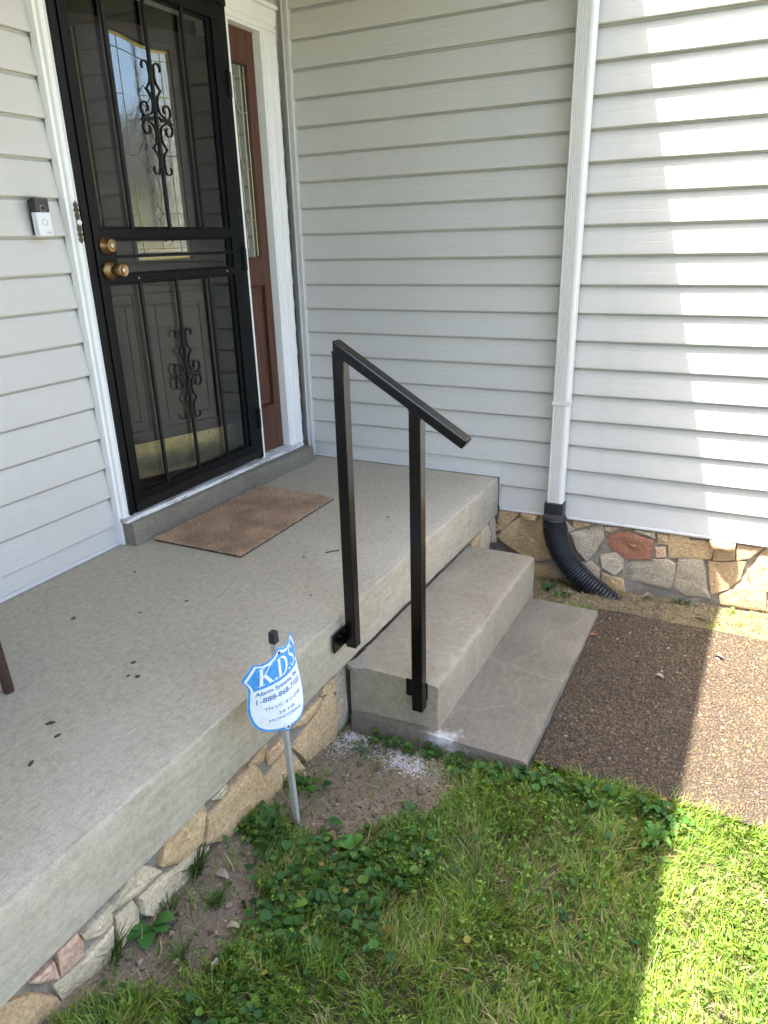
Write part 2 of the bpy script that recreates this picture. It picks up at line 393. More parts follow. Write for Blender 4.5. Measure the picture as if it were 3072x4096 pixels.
# ---------------------------------------------------------------- mesh helpers
class MB:
    def __init__(s):
        s.v, s.f, s.m = [], [], []

    def add(s, verts, faces, m=0):
        o = len(s.v)
        s.v.extend([tuple(map(float, p)) for p in verts])
        s.f.extend([tuple(i + o for i in f) for f in faces])
        s.m.extend([m] * len(faces))

    def box(s, x0, x1, y0, y1, z0, z1, m=0):
        s.add([(x0, y0, z0), (x1, y0, z0), (x1, y1, z0), (x0, y1, z0), (x0, y0, z1), (x1, y0, z1), (x1, y1, z1), (x0, y1, z1)],
              [(0, 3, 2, 1), (4, 5, 6, 7), (0, 1, 5, 4), (1, 2, 6, 5), (2, 3, 7, 6), (3, 0, 4, 7)], m)

    def hexa(s, bot, top, m=0):
        s.add(list(bot) + list(top), [(0, 3, 2, 1), (4, 5, 6, 7), (0, 1, 5, 4), (1, 2, 6, 5), (2, 3, 7, 6), (3, 0, 4, 7)], m)

    def prism(s, poly, f0, f1, m=0):
        """poly: 2d points; f0/f1 map (a,b)->3d for the two ends"""
        n = len(poly)
        s.add([f0(*p) for p in poly] + [f1(*p) for p in poly],
              [tuple(range(n))[::-1], tuple(range(n, 2 * n))] + [(i, (i + 1) % n, n + (i + 1) % n, n + i) for i in range(n)], m)

    def sweep(s, path, prof, m=0, caps=True, radii=None, up=(0, 0, 1)):
        """sweep a closed 2d profile along a 3d path"""
        P = [Vector(p) for p in path]
        k = len(prof)
        vs = []
        for i, p in enumerate(P):
            t = (P[min(i + 1, len(P) - 1)] - P[max(i - 1, 0)]).normalized()
            u = Vector(up)
            if abs(t.dot(u)) > 0.95:
                u = Vector((1, 0, 0)) if abs(t.x) < 0.9 else Vector((0, 1, 0))
            a = t.cross(u).normalized()
            b = a.cross(t).normalized()
            r = 1.0 if radii is None else radii[i]
            vs += [p + a * (q[0] * r) + b * (q[1] * r) for q in prof]
        fs = []
        for i in range(len(P) - 1):
            for j in range(k):
                fs.append((i * k + j, i * k + (j + 1) % k, (i + 1) * k + (j + 1) % k, (i + 1) * k + j))
        if caps:
            fs.append(tuple(range(k))[::-1])
            fs.append(tuple((len(P) - 1) * k + j for j in range(k)))
        s.add(vs, fs, m)

    def tube(s, path, r, seg=8, m=0, caps=True, radii=None):
        prof = [(r * math.cos(2 * math.pi * i / seg), r * math.sin(2 * math.pi * i / seg)) for i in range(seg)]
        s.sweep(path, prof, m, caps, radii)

    def lathe(s, prof, org, axis, seg=20, m=0):
        """prof: (distance along axis, radius)"""
        ax = Vector(axis).normalized()
        a = ax.orthogonal().normalized()
        b = ax.cross(a)
        o = Vector(org)
        vs = []
        for d, r in prof:
            vs += [o + ax * d + a * (r * math.cos(2 * math.pi * i / seg)) + b * (r * math.sin(2 * math.pi * i / seg)) for i in range(seg)]
        fs = []
        for i in range(len(prof) - 1):
            for j in range(seg):
                fs.append((i * seg + j, i * seg + (j + 1) % seg, (i + 1) * seg + (j + 1) % seg, (i + 1) * seg + j))
        fs.append(tuple(range(seg))[::-1])
        fs.append(tuple((len(prof) - 1) * seg + j for j in range(seg)))
        s.add(vs, fs, m)

    def mesh(s, name, mats, smooth=None):
        me = bpy.data.meshes.new(name)
        me.from_pydata(s.v, [], s.f)
        for mt in mats:
            me.materials.append(M[mt] if isinstance(mt, str) else mt)
        me.polygons.foreach_set('material_index', s.m)
        if smooth is not None:
            me.polygons.foreach_set('use_smooth', [True] * len(s.f))
            if smooth < 180:
                me.set_sharp_from_angle(angle=math.radians(smooth))
        me.update()
        return me

def link(o, parent=None, label=None, cat=None, group=None, kind=None):
    COL.objects.link(o)
    if parent is not None:
        o.parent = parent
        if parent.parent is None:
            o.location = o.location - Vector(parent.location)
    if label: o['label'] = label
    if cat: o['category'] = cat
    if group: o['group'] = group
    if kind: o['kind'] = kind
    return o

def part(name, mb, mats, parent, smooth=None, bevel=0, seg=2, label=None, kind=None):
    """a mesh with world coordinates, parented to a thing (or a part of one)"""
    if isinstance(mats, str): mats = [mats]
    o = bpy.data.objects.new(name, mb.mesh(name, mats, smooth))
    link(o, parent, label=label, kind=kind)
    if bevel:
        b = o.modifiers.new('bevel', 'BEVEL')
        b.width = bevel; b.segments = seg; b.limit_method = 'ANGLE'; b.angle_limit = math.radians(35)
        b.harden_normals = False
    return o

def solo(name, mb, mats, label=None, cat=None, group=None, kind=None, smooth=None, bevel=0):
    if isinstance(mats, str): mats = [mats]
    o = bpy.data.objects.new(name, mb.mesh(name, mats, smooth))
    link(o, None, label, cat, group, kind)
    if bevel:
        b = o.modifiers.new('bevel', 'BEVEL')
        b.width = bevel; b.segments = 2; b.limit_method = 'ANGLE'; b.angle_limit = math.radians(35)
    return o

def thing(name, loc, label, cat, group=None):
    o = bpy.data.objects.new(name, None)
    o.empty_display_size = 0.1
    o.location = loc
    return link(o, None, label, cat, group)

def np_mesh(name, V, F, mat, tint=None, smooth=True):
    """V (n,3), F (m,3|4) numpy arrays"""
    me = bpy.data.meshes.new(name)
    k = F.shape[1]
    me.vertices.add(len(V)); me.vertices.foreach_set('co', np.ascontiguousarray(V, dtype=np.float32).ravel())
    me.loops.add(F.size); me.loops.foreach_set('vertex_index', np.ascontiguousarray(F, dtype=np.int32).ravel())
    me.polygons.add(len(F)); me.polygons.foreach_set('loop_start', np.arange(0, F.size, k, dtype=np.int32))
    if smooth:
        me.polygons.foreach_set('use_smooth', np.ones(len(F), dtype=bool))
    me.materials.append(M[mat] if isinstance(mat, str) else mat)
    if tint is not None:
        at = me.color_attributes.new('tint', 'FLOAT_COLOR', 'POINT')
        c = np.ones((len(V), 4), dtype=np.float32); c[:, :3] = tint
        at.data.foreach_set('color', c.ravel())
    me.update(); me.validate()
    return me

def vnoise(x, y, f, seed=0):
    """smooth value noise in 0..1"""
    x = np.asarray(x, float) * f; y = np.asarray(y, float) * f
    xi = np.floor(x).astype(np.int64); yi = np.floor(y).astype(np.int64)
    fx = x - xi; fy = y - yi
    fx = fx * fx * (3 - 2 * fx); fy = fy * fy * (3 - 2 * fy)
    def h(a, b):
        n = (a * 374761393 + b * 668265263 + seed * 1442695041) & 0x7fffffff
        n = ((n ^ (n >> 13)) * 1274126177) & 0x7fffffff
        return ((n ^ (n >> 16)) & 0xffff) / 65535.0
    return (h(xi, yi) * (1 - fx) + h(xi + 1, yi) * fx) * (1 - fy) + (h(xi, yi + 1) * (1 - fx) + h(xi + 1, yi + 1) * fx) * fy

def fbm(x, y, f, seed=0, o=4):
    a = 0; t = 0; amp = 1
    for i in range(o):
        a = a + amp * vnoise(x, y, f * 2 ** i, seed + i * 17); t += amp; amp *= 0.5
    return a / t

# ---------------------------------------------------------------- ground heights
GC = np.array([(1.13, -2.86, -.352), (1.13, -2.6, -.378), (1.14, -2.28, -.392), (1.15, -1.9, -.436), (1.16, -1.6, -.472), (1.05, -3.3, -.345),
               (1.295, -2.125, -.450), (1.5, -1.66, -.463), (1.8, -1.68, -.452), (1.4, -2.65, -.425), (1.7, -2.2, -.460), (1.7, -2.9, -.455), (2.4, -2.2, -.468),
               (2.35, -1.62, -.450), (3.2, -1.65, -.452), (3.2, -3.0, -.47), (2.2, -3.4, -.47), (1.5, -3.4, -.43), (1.5, -.25, -.505), (1.3, -.1, -.52), (1.9, -.02, -.535), (2.5, -.02, -.525),
               (3.2, -.02, -.52), (1.9, -.36, -.478), (2.6, -.36, -.472), (3.2, -.36, -.472), (2.2, -.9, -.475), (3.0, -1.2, -.47)])
def _rbf():
    P = GC[:, :2]
    d = np.linalg.norm(P[:, None] - P[None], axis=2)
    A = np.sqrt(d * d + 0.02)
    n = len(P)
    K = np.zeros((n + 1, n + 1)); K[:n, :n] = -A + np.eye(n) * -0.0; K[:n, n] = 1; K[n, :n] = 1
    b = np.append(GC[:, 2] + 0.46, 0)
    return np.linalg.solve(K, b)
RB = _rbf()
def ground_z(x, y, rough=True):
    x = np.asarray(x, float); y = np.asarray(y, float)
    cx = np.clip(x, 0.9, 3.6); cy = np.clip(y, -3.7, 0.1)
    d = np.sqrt((cx[..., None] - GC[:, 0]) ** 2 + (cy[..., None] - GC[:, 1]) ** 2 + 0.02)
    z = -0.46 - d @ RB[:-1] + RB[-1]
    if rough:
        z = z + (fbm(x, y, 5, 3) - 0.5) * 0.022 + (fbm(x, y, 26, 9, 3) - 0.5) * 0.014
    return z

def graded(lo, a, b, hi, step, far):
    r = list(np.arange(a, b, step))
    x = a; s = step
    while x > lo:
        s = min(s * 1.6, far); x -= s; r.insert(0, x)
    x = r[-1]; s = step
    while x < hi:
        s = min(s * 1.6, far); x += s; r.append(x)
    return np.array(r)

gx = graded(-80, 1.0, 3.4, 80, 0.0125, 12)
gy = graded(-80, -3.6, 0.12, 80, 0.0125, 12)
X, Y = np.meshgrid(gx, gy, indexing='ij')
Z = ground_z(X, Y)
inw = (X > 1.86) & (Y > -1.535) & (Y < -0.42)       # under the walkway
Z = np.where(inw, Z - 0.05, Z)
V = np.stack([X, Y, Z], -1).reshape(-1, 3)
ni, nj = len(gx), len(gy)
ii, jj = np.meshgrid(np.arange(ni - 1), np.arange(nj - 1), indexing='ij')
a = (ii * nj + jj).ravel()
F = np.stack([a, a + nj, a + nj + 1, a + 1], -1)
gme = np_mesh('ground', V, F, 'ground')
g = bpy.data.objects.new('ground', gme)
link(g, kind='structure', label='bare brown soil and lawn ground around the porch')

# ---------------------------------------------------------------- house walls: vinyl siding
E0, A0 = 0.127, 0.0899
def butt(k):
    return A0 + (16 - k) * E0

def plank_profile():
    """(out, up): out is the distance in front of the recessed plane"""
    return [(-0.0065, 0.138), (-0.0065, 0.119), (-0.001, 0.112), (0.0095, 0.009), (0.0072, 0.0045), (0.0072, -0.0012), (0.0158, -0.0008), (0.0177, 0.002), (0.0180, 0.007), (0.0016, 0.1145), (-0.0045, 0.1205), (-0.0045, 0.138)]

side = thing('siding_wall', (1.5, 0.01, -0.16), 'pale grey vinyl lap-sided side wall right of the door, half in sun', 'wall')
front = thing('siding_wall', (0, -3.0, 0.0), 'pale grey vinyl lap-sided front wall holding the door and doorbells', 'wall')

def side_plank(x0, x1):
    mb = MB()
    pr = plank_profile()
    mb.prism(pr, lambda o, u: (x0, 0.018 - o, u), lambda o, u: (x1, 0.018 - o, u))
    return mb.mesh('siding_plank', ['siding_x'], 30)

def front_plank(y0, y1):
    mb = MB()
    pr = plank_profile()
    mb.prism(pr, lambda o, u: (o - 0.018, y0, u), lambda o, u: (o - 0.018, y1, u))
    return mb.mesh('siding_plank', ['siding_y'], 30)

ms_long = side_plank(0.062, 4.40)
ms_low = side_plank(1.222, 4.40)
SEAM = {8: .70, 1: 1.17, 13: 1.98, 4: 2.35, 16: .95}
for k in range(-6, 19):
    jy, jz = random.uniform(-.0008, .0004), random.uniform(-.0008, .0008)
    if k in SEAM:      # two lengths of siding lapped over each other
        ms = [(side_plank(.062, SEAM[k] + .012), 0.0), (side_plank(SEAM[k], 4.40), -.0011)]
    else:
        ms = [(ms_low if k > 16 else ms_long, 0.0)]
    for me_, dy in ms:
        o = bpy.data.objects.new('siding_plank', me_)
        o.location = (0, jy + dy, butt(k) + jz)
        o.rotation_euler = (0, random.uniform(-.0005, .0005), 0)
        link(o, side)
mf_left = front_plank(-6.0, -1.4835)
mf_right = front_plank(-0.058, 0.0)
mf_head = front_plank(-1.4835, 0.0)
for k in range(-6, 17):
    if butt(k) > 2.2:
        o = bpy.data.objects.new('siding_plank', mf_head); o.location = (0, 0, butt(k)); link(o, front)
    else:
        o = bpy.data.objects.new('siding_plank', mf_right); o.location = (0, 0, butt(k)); link(o, front)
    o = bpy.data.objects.new('siding_plank', mf_left); o.location = (0, 0, butt(k)); link(o, front)
# lowest cut courses standing on the slab
for y0, y1 in ((-6.0, -1.4835), (-0.058, 0.0)):
    mb = MB()
    mb.prism([(0, 0.002), (0.0176, 0.002), (0.006, 0.0885), (0, 0.0885)], lambda o, u: (o - 0.018, y0, u), lambda o, u: (o - 0.018, y1, u))
    part('siding_plank', mb, 'siding_y', front)
mb = MB()
mb.prism([(0, 0.002), (0.0176, 0.002), (0.006, 0.0885), (0, 0.0885)], lambda o, u: (0.07, 0.018 - o, u), lambda o, u: (1.2215, 0.018 - o, u))
part('siding_plank', mb, 'siding_x', side)
# starter strips, channels
mb = MB(); mb.box(0.072, 1.216, -0.006, -0.0015, 0.0035, 0.013)
mb.box(1.2165, 1.2215, -0.004, 0.002, -0.16, 0.005)
mb.box(1.222, 4.40, -0.007, 0.004, -0.178, -0.1655)
part('starter_strip', mb, 'channel', side, bevel=0.002)
mb = MB(); mb.box(0.001, 0.006, -6.0, -1.484, 0.003, 0.019)
part('starter_strip', mb, 'channel', front, bevel=0.001)
mb = MB()
mb.box(0.036, 0.072, -0.006, 0.020, 0.001, 3.0)
mb.box(0.036, 0.043, -0.014, -0.006, 0.001, 3.0)
mb.box(0.060, 0.072, -0.011, -0.006, 0.001, 3.0)
part('corner_channel', mb, 'channel', side, bevel=0.0025)
mb = MB(); mb.box(4.40, 4.47, -0.012, 0.027, -0.18, 3.0)
part('corner_board', mb, 'channel', side, bevel=0.002)
mb = MB()
mb.box(-0.012, 4.47, 0.0275, 0.14, -0.16, 3.0)
mb.box(-5.0, 4.45, 0.14, 6.0, -0.5, 3.0)
part('wall_sheathing', mb, 'siding_x', side)
mb = MB()
mb.box(-0.13, -0.0275, -6.0, -1.44, 0.0, 3.0)
mb.box(-0.13, -0.0275, -1.44, 0.013, 2.18, 3.0)
mb.box(-0.13, -0.0275, -0.15, 0.013, 0.0, 2.18)
part('wall_sheathing', mb, 'siding_y', front)
mb = MB()   # the dim room behind the doors
mb.add([(-2.6, -5.9, 0.07), (-0.13, -5.9, 0.07), (-0.13, 0.012, 0.07), (-2.6, 0.012, 0.07)], [(0, 1, 2, 3)])
mb.add([(-2.6, -5.9, 2.5), (-0.13, -5.9, 2.5), (-0.13, 0.012, 2.5), (-2.6, 0.012, 2.5)], [(3, 2, 1, 0)])
mb.add([(-2.6, -5.9, 0.07), (-2.6, 0.012, 0.07), (-2.6, 0.012, 2.5), (-2.6, -5.9, 2.5)], [(0, 1, 2, 3)])
mb.add([(-2.6, -5.9, 0.07), (-0.13, -5.9, 0.07), (-0.13, -5.9, 2.5), (-2.6, -5.9, 2.5)], [(0, 1, 2, 3)])
mb.add([(-2.6, 0.012, 0.07), (-0.13, 0.012, 0.07), (-0.13, 0.012, 2.5), (-2.6, 0.012, 2.5)], [(0, 1, 2, 3)])
part('room_shell', mb, 'room', front)

# ---------------------------------------------------------------- porch roof (throws the straight shadow edge)
roof = thing('porch_roof', (0.8, -3.0, 2.5), 'porch roof with cream ceiling and white gutter above the door', 'roof')
def xr(y): return 1.594 + 0.027 * y
mb = MB(); mb.hexa([(0.0, 0.0, 2.50), (xr(0) - .13, 0.0, 2.50), (xr(-6) - .13, -6, 2.50), (0.0, -6, 2.50)][::-1], [(0.0, 0.0, 2.52), (xr(0) - .13, 0.0, 2.52), (xr(-6) - .13, -6, 2.52), (0.0, -6, 2.52)][::-1])
part('ceiling', mb, 'ceiling', roof)
mb = MB(); mb.hexa([(xr(-6) - .13, -6, 2.47), (xr(0) - .13, 0, 2.47), (xr(0) - .11, 0, 2.47), (xr(-6) - .11, -6, 2.47)][::-1], [(xr(-6) - .13, -6, 2.63), (xr(0) - .13, 0, 2.63), (xr(0) - .11, 0, 2.63), (xr(-6) - .11, -6, 2.63)][::-1])
part('fascia', mb, 'trim', roof)
mb = MB()
for a0, a1, z0, z1 in ((-.11, -.105, 2.51, 2.62), (-.105, -.01, 2.51, 2.515), (-.01, 0.0, 2.51, 2.62)):
    mb.hexa([(xr(-6) + a0, -6, z0), (xr(0) + a0, 0, z0), (xr(0) + a1, 0, z0), (xr(-6) + a1, -6, z0)][::-1], [(xr(-6) + a0, -6, z1), (xr(0) + a0, 0, z1), (xr(0) + a1, 0, z1), (xr(-6) + a1, -6, z1)][::-1])
part('gutter', mb, 'trim', roof)
mb = MB(); mb.hexa([(-5.0, -6.3, 3.3), (xr(-6) - .08, -6.3, 2.63), (xr(0) - .08, 0.0, 2.63), (-5.0, 0.0, 3.3)], [(-5.0, -6.3, 3.36), (xr(-6) - .08, -6.3, 2.66), (xr(0) - .08, 0.0, 2.66), (-5.0, 0.0, 3.36)])
part('roof_deck', mb, 'roof', roof)

# ---------------------------------------------------------------- porch slab and stone base
def xe(y): return 1.214 + 0.0243 * y

def rough_extrude(mb, prof, y0, y1, ny, fx, amp, mats, seed, zt=lambda y: 0.0, cap=True):
    """prof: list of (x,z,noise weight); runs along y; fx(x,y)->x ; mats: material per profile edge"""
    rs = np.random.default_rng(seed)
    ys = np.linspace(y0, y1, ny + 1)
    k = len(prof)
    vs = []
    for i, y in enumerate(ys):
        for j, (x, z, wt) in enumerate(prof):
            jx = (vnoise(np.array(y), np.array(j * 3.7), 14, seed) - .5 + .6 * (vnoise(np.array(y), np.array(j * 1.7), 60, seed + 5) - .5)) * amp * wt
            jz = (vnoise(np.array(y), np.array(j * 5.1 + 40), 14, seed) - .5 + .6 * (vnoise(np.array(y), np.array(j * 2.3), 60, seed + 9) - .5)) * amp * wt
            vs.append((fx(x, y) + float(jx), y, z + zt(y) + float(jz)))
    o = len(mb.v)
    mb.v.extend(vs)
    for i in range(ny):
        for j in range(k - 1):
            p, q = o + i * k + j, o + i * k + j + 1
            mb.f.append((p, q, q + k, p + k)); mb.m.append(mats[j])
    if cap:
        mb.f.append(tuple(o + j for j in range(k))); mb.m.append(mats[-1])
        mb.f.append(tuple(o + ny * k + j for j in range(k))[::-1]); mb.m.append(mats[-1])

porch = thing('porch', (0.6, -2.5, 0.0), 'grey concrete porch slab on a rubble stone base, below the door', 'porch')
mb = MB()
prof = [(0.0, -0.205, 0), (0.0, 0.0, 0), (0.4, 0.0, 0), (0.8, 0.0, 0), (1.05, 0.0, 0), (1.155, 0.0, .3), (1.196, 0.0, .8), (1.204, -0.002, 1), (1.2080, -0.0065, 1), (1.2085, -0.016, .9), (1.209, -0.10, .4), (1.211, -0.19, .5), (1.209, -0.207, 1), (1.16, -0.209, .4), (1.0, -0.209, 0)]
mats = [0] * 6 + [1] * 8 + [1]
rough_extrude(mb, prof, -5.5, -0.0025, 330, lambda x, y: x * xe(y) / 1.214 if x > 0 else 0.0, 0.0035, mats, 21)
slab = part('slab', mb, ['slab_top', 'slab_face'], porch, smooth=32)

def stone(poly, to3d, mat, parent, seed, depth=0.03, proud=0.012, name='stone'):
    """irregular flat stone: polygon outline with roughened edge and a bumpy face; to3d(a,b,out)"""
    r = random.Random(seed)
    c = (sum(p[0] for p in poly) / len(poly), sum(p[1] for p in poly) / len(poly))
    poly = [(c[0] + (p[0] - c[0]) * 1.09, c[1] + (p[1] - c[1]) * 1.09) for p in poly]
    pts = []
    n = len(poly)
    for i in range(n):
        p, q = poly[i], poly[(i + 1) % n]
        d = math.dist(p, q)
        pts.append((p[0], p[1]))
        for s_ in range(1, max(1, int(d / 0.045)) + 0):
            t = s_ / max(1, int(d / 0.045))
            j = min(0.006, d * .05)
            pts.append((p[0] + (q[0] - p[0]) * t + r.uniform(-j, j), p[1] + (q[1] - p[1]) * t + r.uniform(-j, j)))
    if r.random() < .5: pts = pts
    n = len(pts)
    tilt = (r.uniform(-.10, .10), r.uniform(-.10, .10))
    rings = [(1.0, -depth), (1.0, proud * .30), (0.984, proud * .85), (0.80, proud), (0.50, proud * 1.05), (0.22, proud)]
    vs = []
    for sc, out in rings:
        for (a_, b_) in pts:
            aa, bb = c[0] + (a_ - c[0]) * sc, c[1] + (b_ - c[1]) * sc
            o = out
            if out > 0:
                o += (aa - c[0]) * tilt[0] + (bb - c[1]) * tilt[1] + r.uniform(-.0030, .0030) + .011 * (float(fbm(np.array(aa), np.array(bb), 22, seed, 3)) - .5)
            vs.append(to3d(aa, bb, o))
    vs.append(to3d(c[0], c[1], proud * 1.15 + r.uniform(-.002, .003)))
    fs = []
    for k in range(len(rings) - 1):
        for j in range(n):
            fs.append((k * n + j, k * n + (j + 1) % n, (k + 1) * n + (j + 1) % n, (k + 1) * n + j))
    k = len(rings) - 1
    for j in range(n):
        fs.append((k * n + j, k * n + (j + 1) % n, len(vs) - 1))
    mb = MB(); mb.add(vs, fs)
    ar = sum(pts[i][0] * pts[(i + 1) % n][1] - pts[(i + 1) % n][0] * pts[i][1] for i in range(n))
    a3 = [Vector(v) for v in vs[n:2 * n]]
    # face normals outward
    me = mb.mesh(name, [mat], 22)
    ref = Vector(to3d(c[0], c[1], 1.0)) - Vector(to3d(c[0], c[1], 0.0))
    nn = me.polygons[len(me.polygons) - 1].normal
    if nn.dot(ref) < 0:
        me.flip_normals()
    o = bpy.data.objects.new(name, me)
    return link(o, parent)

def porch3(y, z, out): return (1.190 + 0.0243 * y + out, y, z)
PST = [
 ([(-1.921, -0.344), (-1.711, -0.263), (-1.683, -0.333), (-1.691, -0.414), (-1.714, -0.466), (-1.865, -0.446)], 'stone_tan'),
 ([(-1.66, -0.225), (-1.602, -0.222), (-1.605, -0.44), (-1.680, -0.46)], 'stone_grey'),
 ([(-1.76, -0.246), (-1.729, -0.224), (-1.673, -0.227), (-1.686, -0.274)], 'stone_tan'),
 ([(-1.925, -0.269), (-1.858, -0.254), (-1.772, -0.252), (-1.792, -0.28), (-1.862, -0.295)], 'stone_tan'),
 ([(-2.154, -0.237), (-2.096, -0.215), (-2.072, -0.22), (-2.093, -0.267), (-2.146, -0.252)], 'stone_orange'),
 ([(-2.071, -0.262), (-1.987, -0.255), (-1.98, -0.275), (-2.010, -0.302), (-2.063, -0.306)], 'stone_orange'),
 ([(-2.275, -0.262), (-2.146, -0.252), (-2.112, -0.321), (-2.065, -0.398), (-2.081, -0.433), (-2.18, -0.41), (-2.273, -0.404), (-2.351, -0.345), (-2.33, -0.279)], 'stone_tan'),
 ([(-2.321, -0.222), (-2.263, -0.218), (-2.252, -0.241), (-2.283, -0.253)], 'stone_pale'),
 ([(-2.494, -0.215), (-2.349, -0.223), (-2.349, -0.254), (-2.383, -0.319), (-2.46, -0.309), (-2.514, -0.269)], 'stone_tan'),
 ([(-2.592, -0.299), (-2.517, -0.307), (-2.414, -0.335), (-2.352, -0.372), (-2.36, -0.398), (-2.395, -0.400), (-2.477, -0.40), (-2.555, -0.394), (-2.592, -0.347)], 'stone_pale'),
 ([(-2.675, -0.252), (-2.619, -0.217), (-2.573, -0.222), (-2.522, -0.290), (-2.604, -0.283)], 'stone_pale'),
 ([(-2.668, -0.290), (-2.619, -0.290), (-2.607, -0.328), (-2.622, -0.39), (-2.671, -0.401), (-2.684, -0.378)], 'stone_pale'),
 ([(-2.755, -0.245), (-2.679, -0.237), (-2.685, -0.284), (-2.715, -0.287), (-2.753, -0.262)], 'stone_pale'),
 ([(-2.839, -0.3), (-2.766, -0.311), (-2.69, -0.297), (-2.702, -0.371), (-2.744, -0.395), (-2.81, -0.401), (-2.828, -0.371)], 'stone_pale'),
 ([(-2.819, -0.226), (-2.771, -0.223), (-2.762, -0.258), (-2.767, -0.292), (-2.824, -0.285)], 'stone_pink'),
 ([(-2.888, -0.232), (-2.832, -0.240), (-2.832, -0.288), (-2.873, -0.252)], 'stone_pink'),
 ([(-2.951, -0.222), (-2.892, -0.266), (-2.848, -0.333), (-2.840, -0.384), (-2.863, -0.395), (-2.948, -0.385), (-2.991, -0.303)], 'stone_orange'),
 ([(-2.09, -0.345), (-1.993, -0.322), (-1.945, -0.359), (-1.905, -0.444), (-1.958, -0.454), (-2.051, -0.42)], 'stone_tan'),
 ([(-3.14, -0.225), (-3.0, -0.222), (-3.01, -0.31), (-3.06, -0.37), (-3.15, -0.33)], 'stone_pale'),
 ([(-3.31, -0.235), (-3.17, -0.23), (-3.17, -0.35), (-3.30, -0.37)], 'stone_tan'),
 ([(-3.50, -0.225), (-3.34, -0.23), (-3.33, -0.36), (-3.44, -0.37)], 'stone_grey'),
]
for i, (pl, mt) in enumerate(PST):
    stone(pl, porch3, mt, porch, 100 + i, 0.03, 0.013 if i not in (6, 0) else 0.019)
# right-hand end of the base next to the side wall
for i, (pl, mt) in enumerate([([(-0.36, -0.235), (-0.30, -0.22), (-0.25, -0.22), (-0.27, -0.33), (-0.37, -0.35)], 'stone_tan'), ([(-0.245, -0.225), (-0.13, -0.22), (-0.10, -0.28), (-0.15, -0.40), (-0.25, -0.41)], 'stone_pale'),
                              ([(-0.10, -0.22), (-0.02, -0.22), (-0.02, -0.36), (-0.08, -0.34)], 'stone_grey')]):
    stone(pl, porch3, mt, porch, 150 + i, 0.03, 0.02)

def mortar_sheet(name, a0, a1, b0, b1, to3d, parent, seed, step=0.012):
    na, nb = int((a1 - a0) / step), int((b1 - b0) / step)
    A, B = np.meshgrid(np.linspace(a0, a1, na), np.linspace(b0, b1, nb), indexing='ij')
    O = (fbm(A, B, 14, seed) - .5) * 0.020 + (fbm(A, B, 60, seed + 3, 2) - .5) * .012
    V = np.array([to3d(p, q, r) for p, q, r in zip(A.ravel(), B.ravel(), O.ravel())])
    ii, jj = np.meshgrid(np.arange(na - 1), np.arange(nb - 1), indexing='ij')
    a = (ii * nb + jj).ravel()
    F = np.stack([a, a + 1, a + nb + 1, a + nb], -1)
    o = bpy.data.objects.new(name, np_mesh(name, V, F, 'mortar'))
    return link(o, parent)
mortar_sheet('mortar', -5.4, -0.0, -0.62, -0.204, lambda a_, b_, o: (1.186 + 0.0243 * a_ + o, a_, b_), porch, 31, 0.016)
mb = MB(); mb.hexa([(0.0, -5.45, -.7), (1.14 - .135, -5.45, -.7), (1.15, -0.01, -.7), (0.0, -0.01, -.7)], [(0.0, -5.45, -.2095), (1.14 - .135, -5.45, -.2095), (1.15, -0.01, -.2095), (0.0, -0.01, -.2095)])
part('base_core', mb, 'mortar', porch)

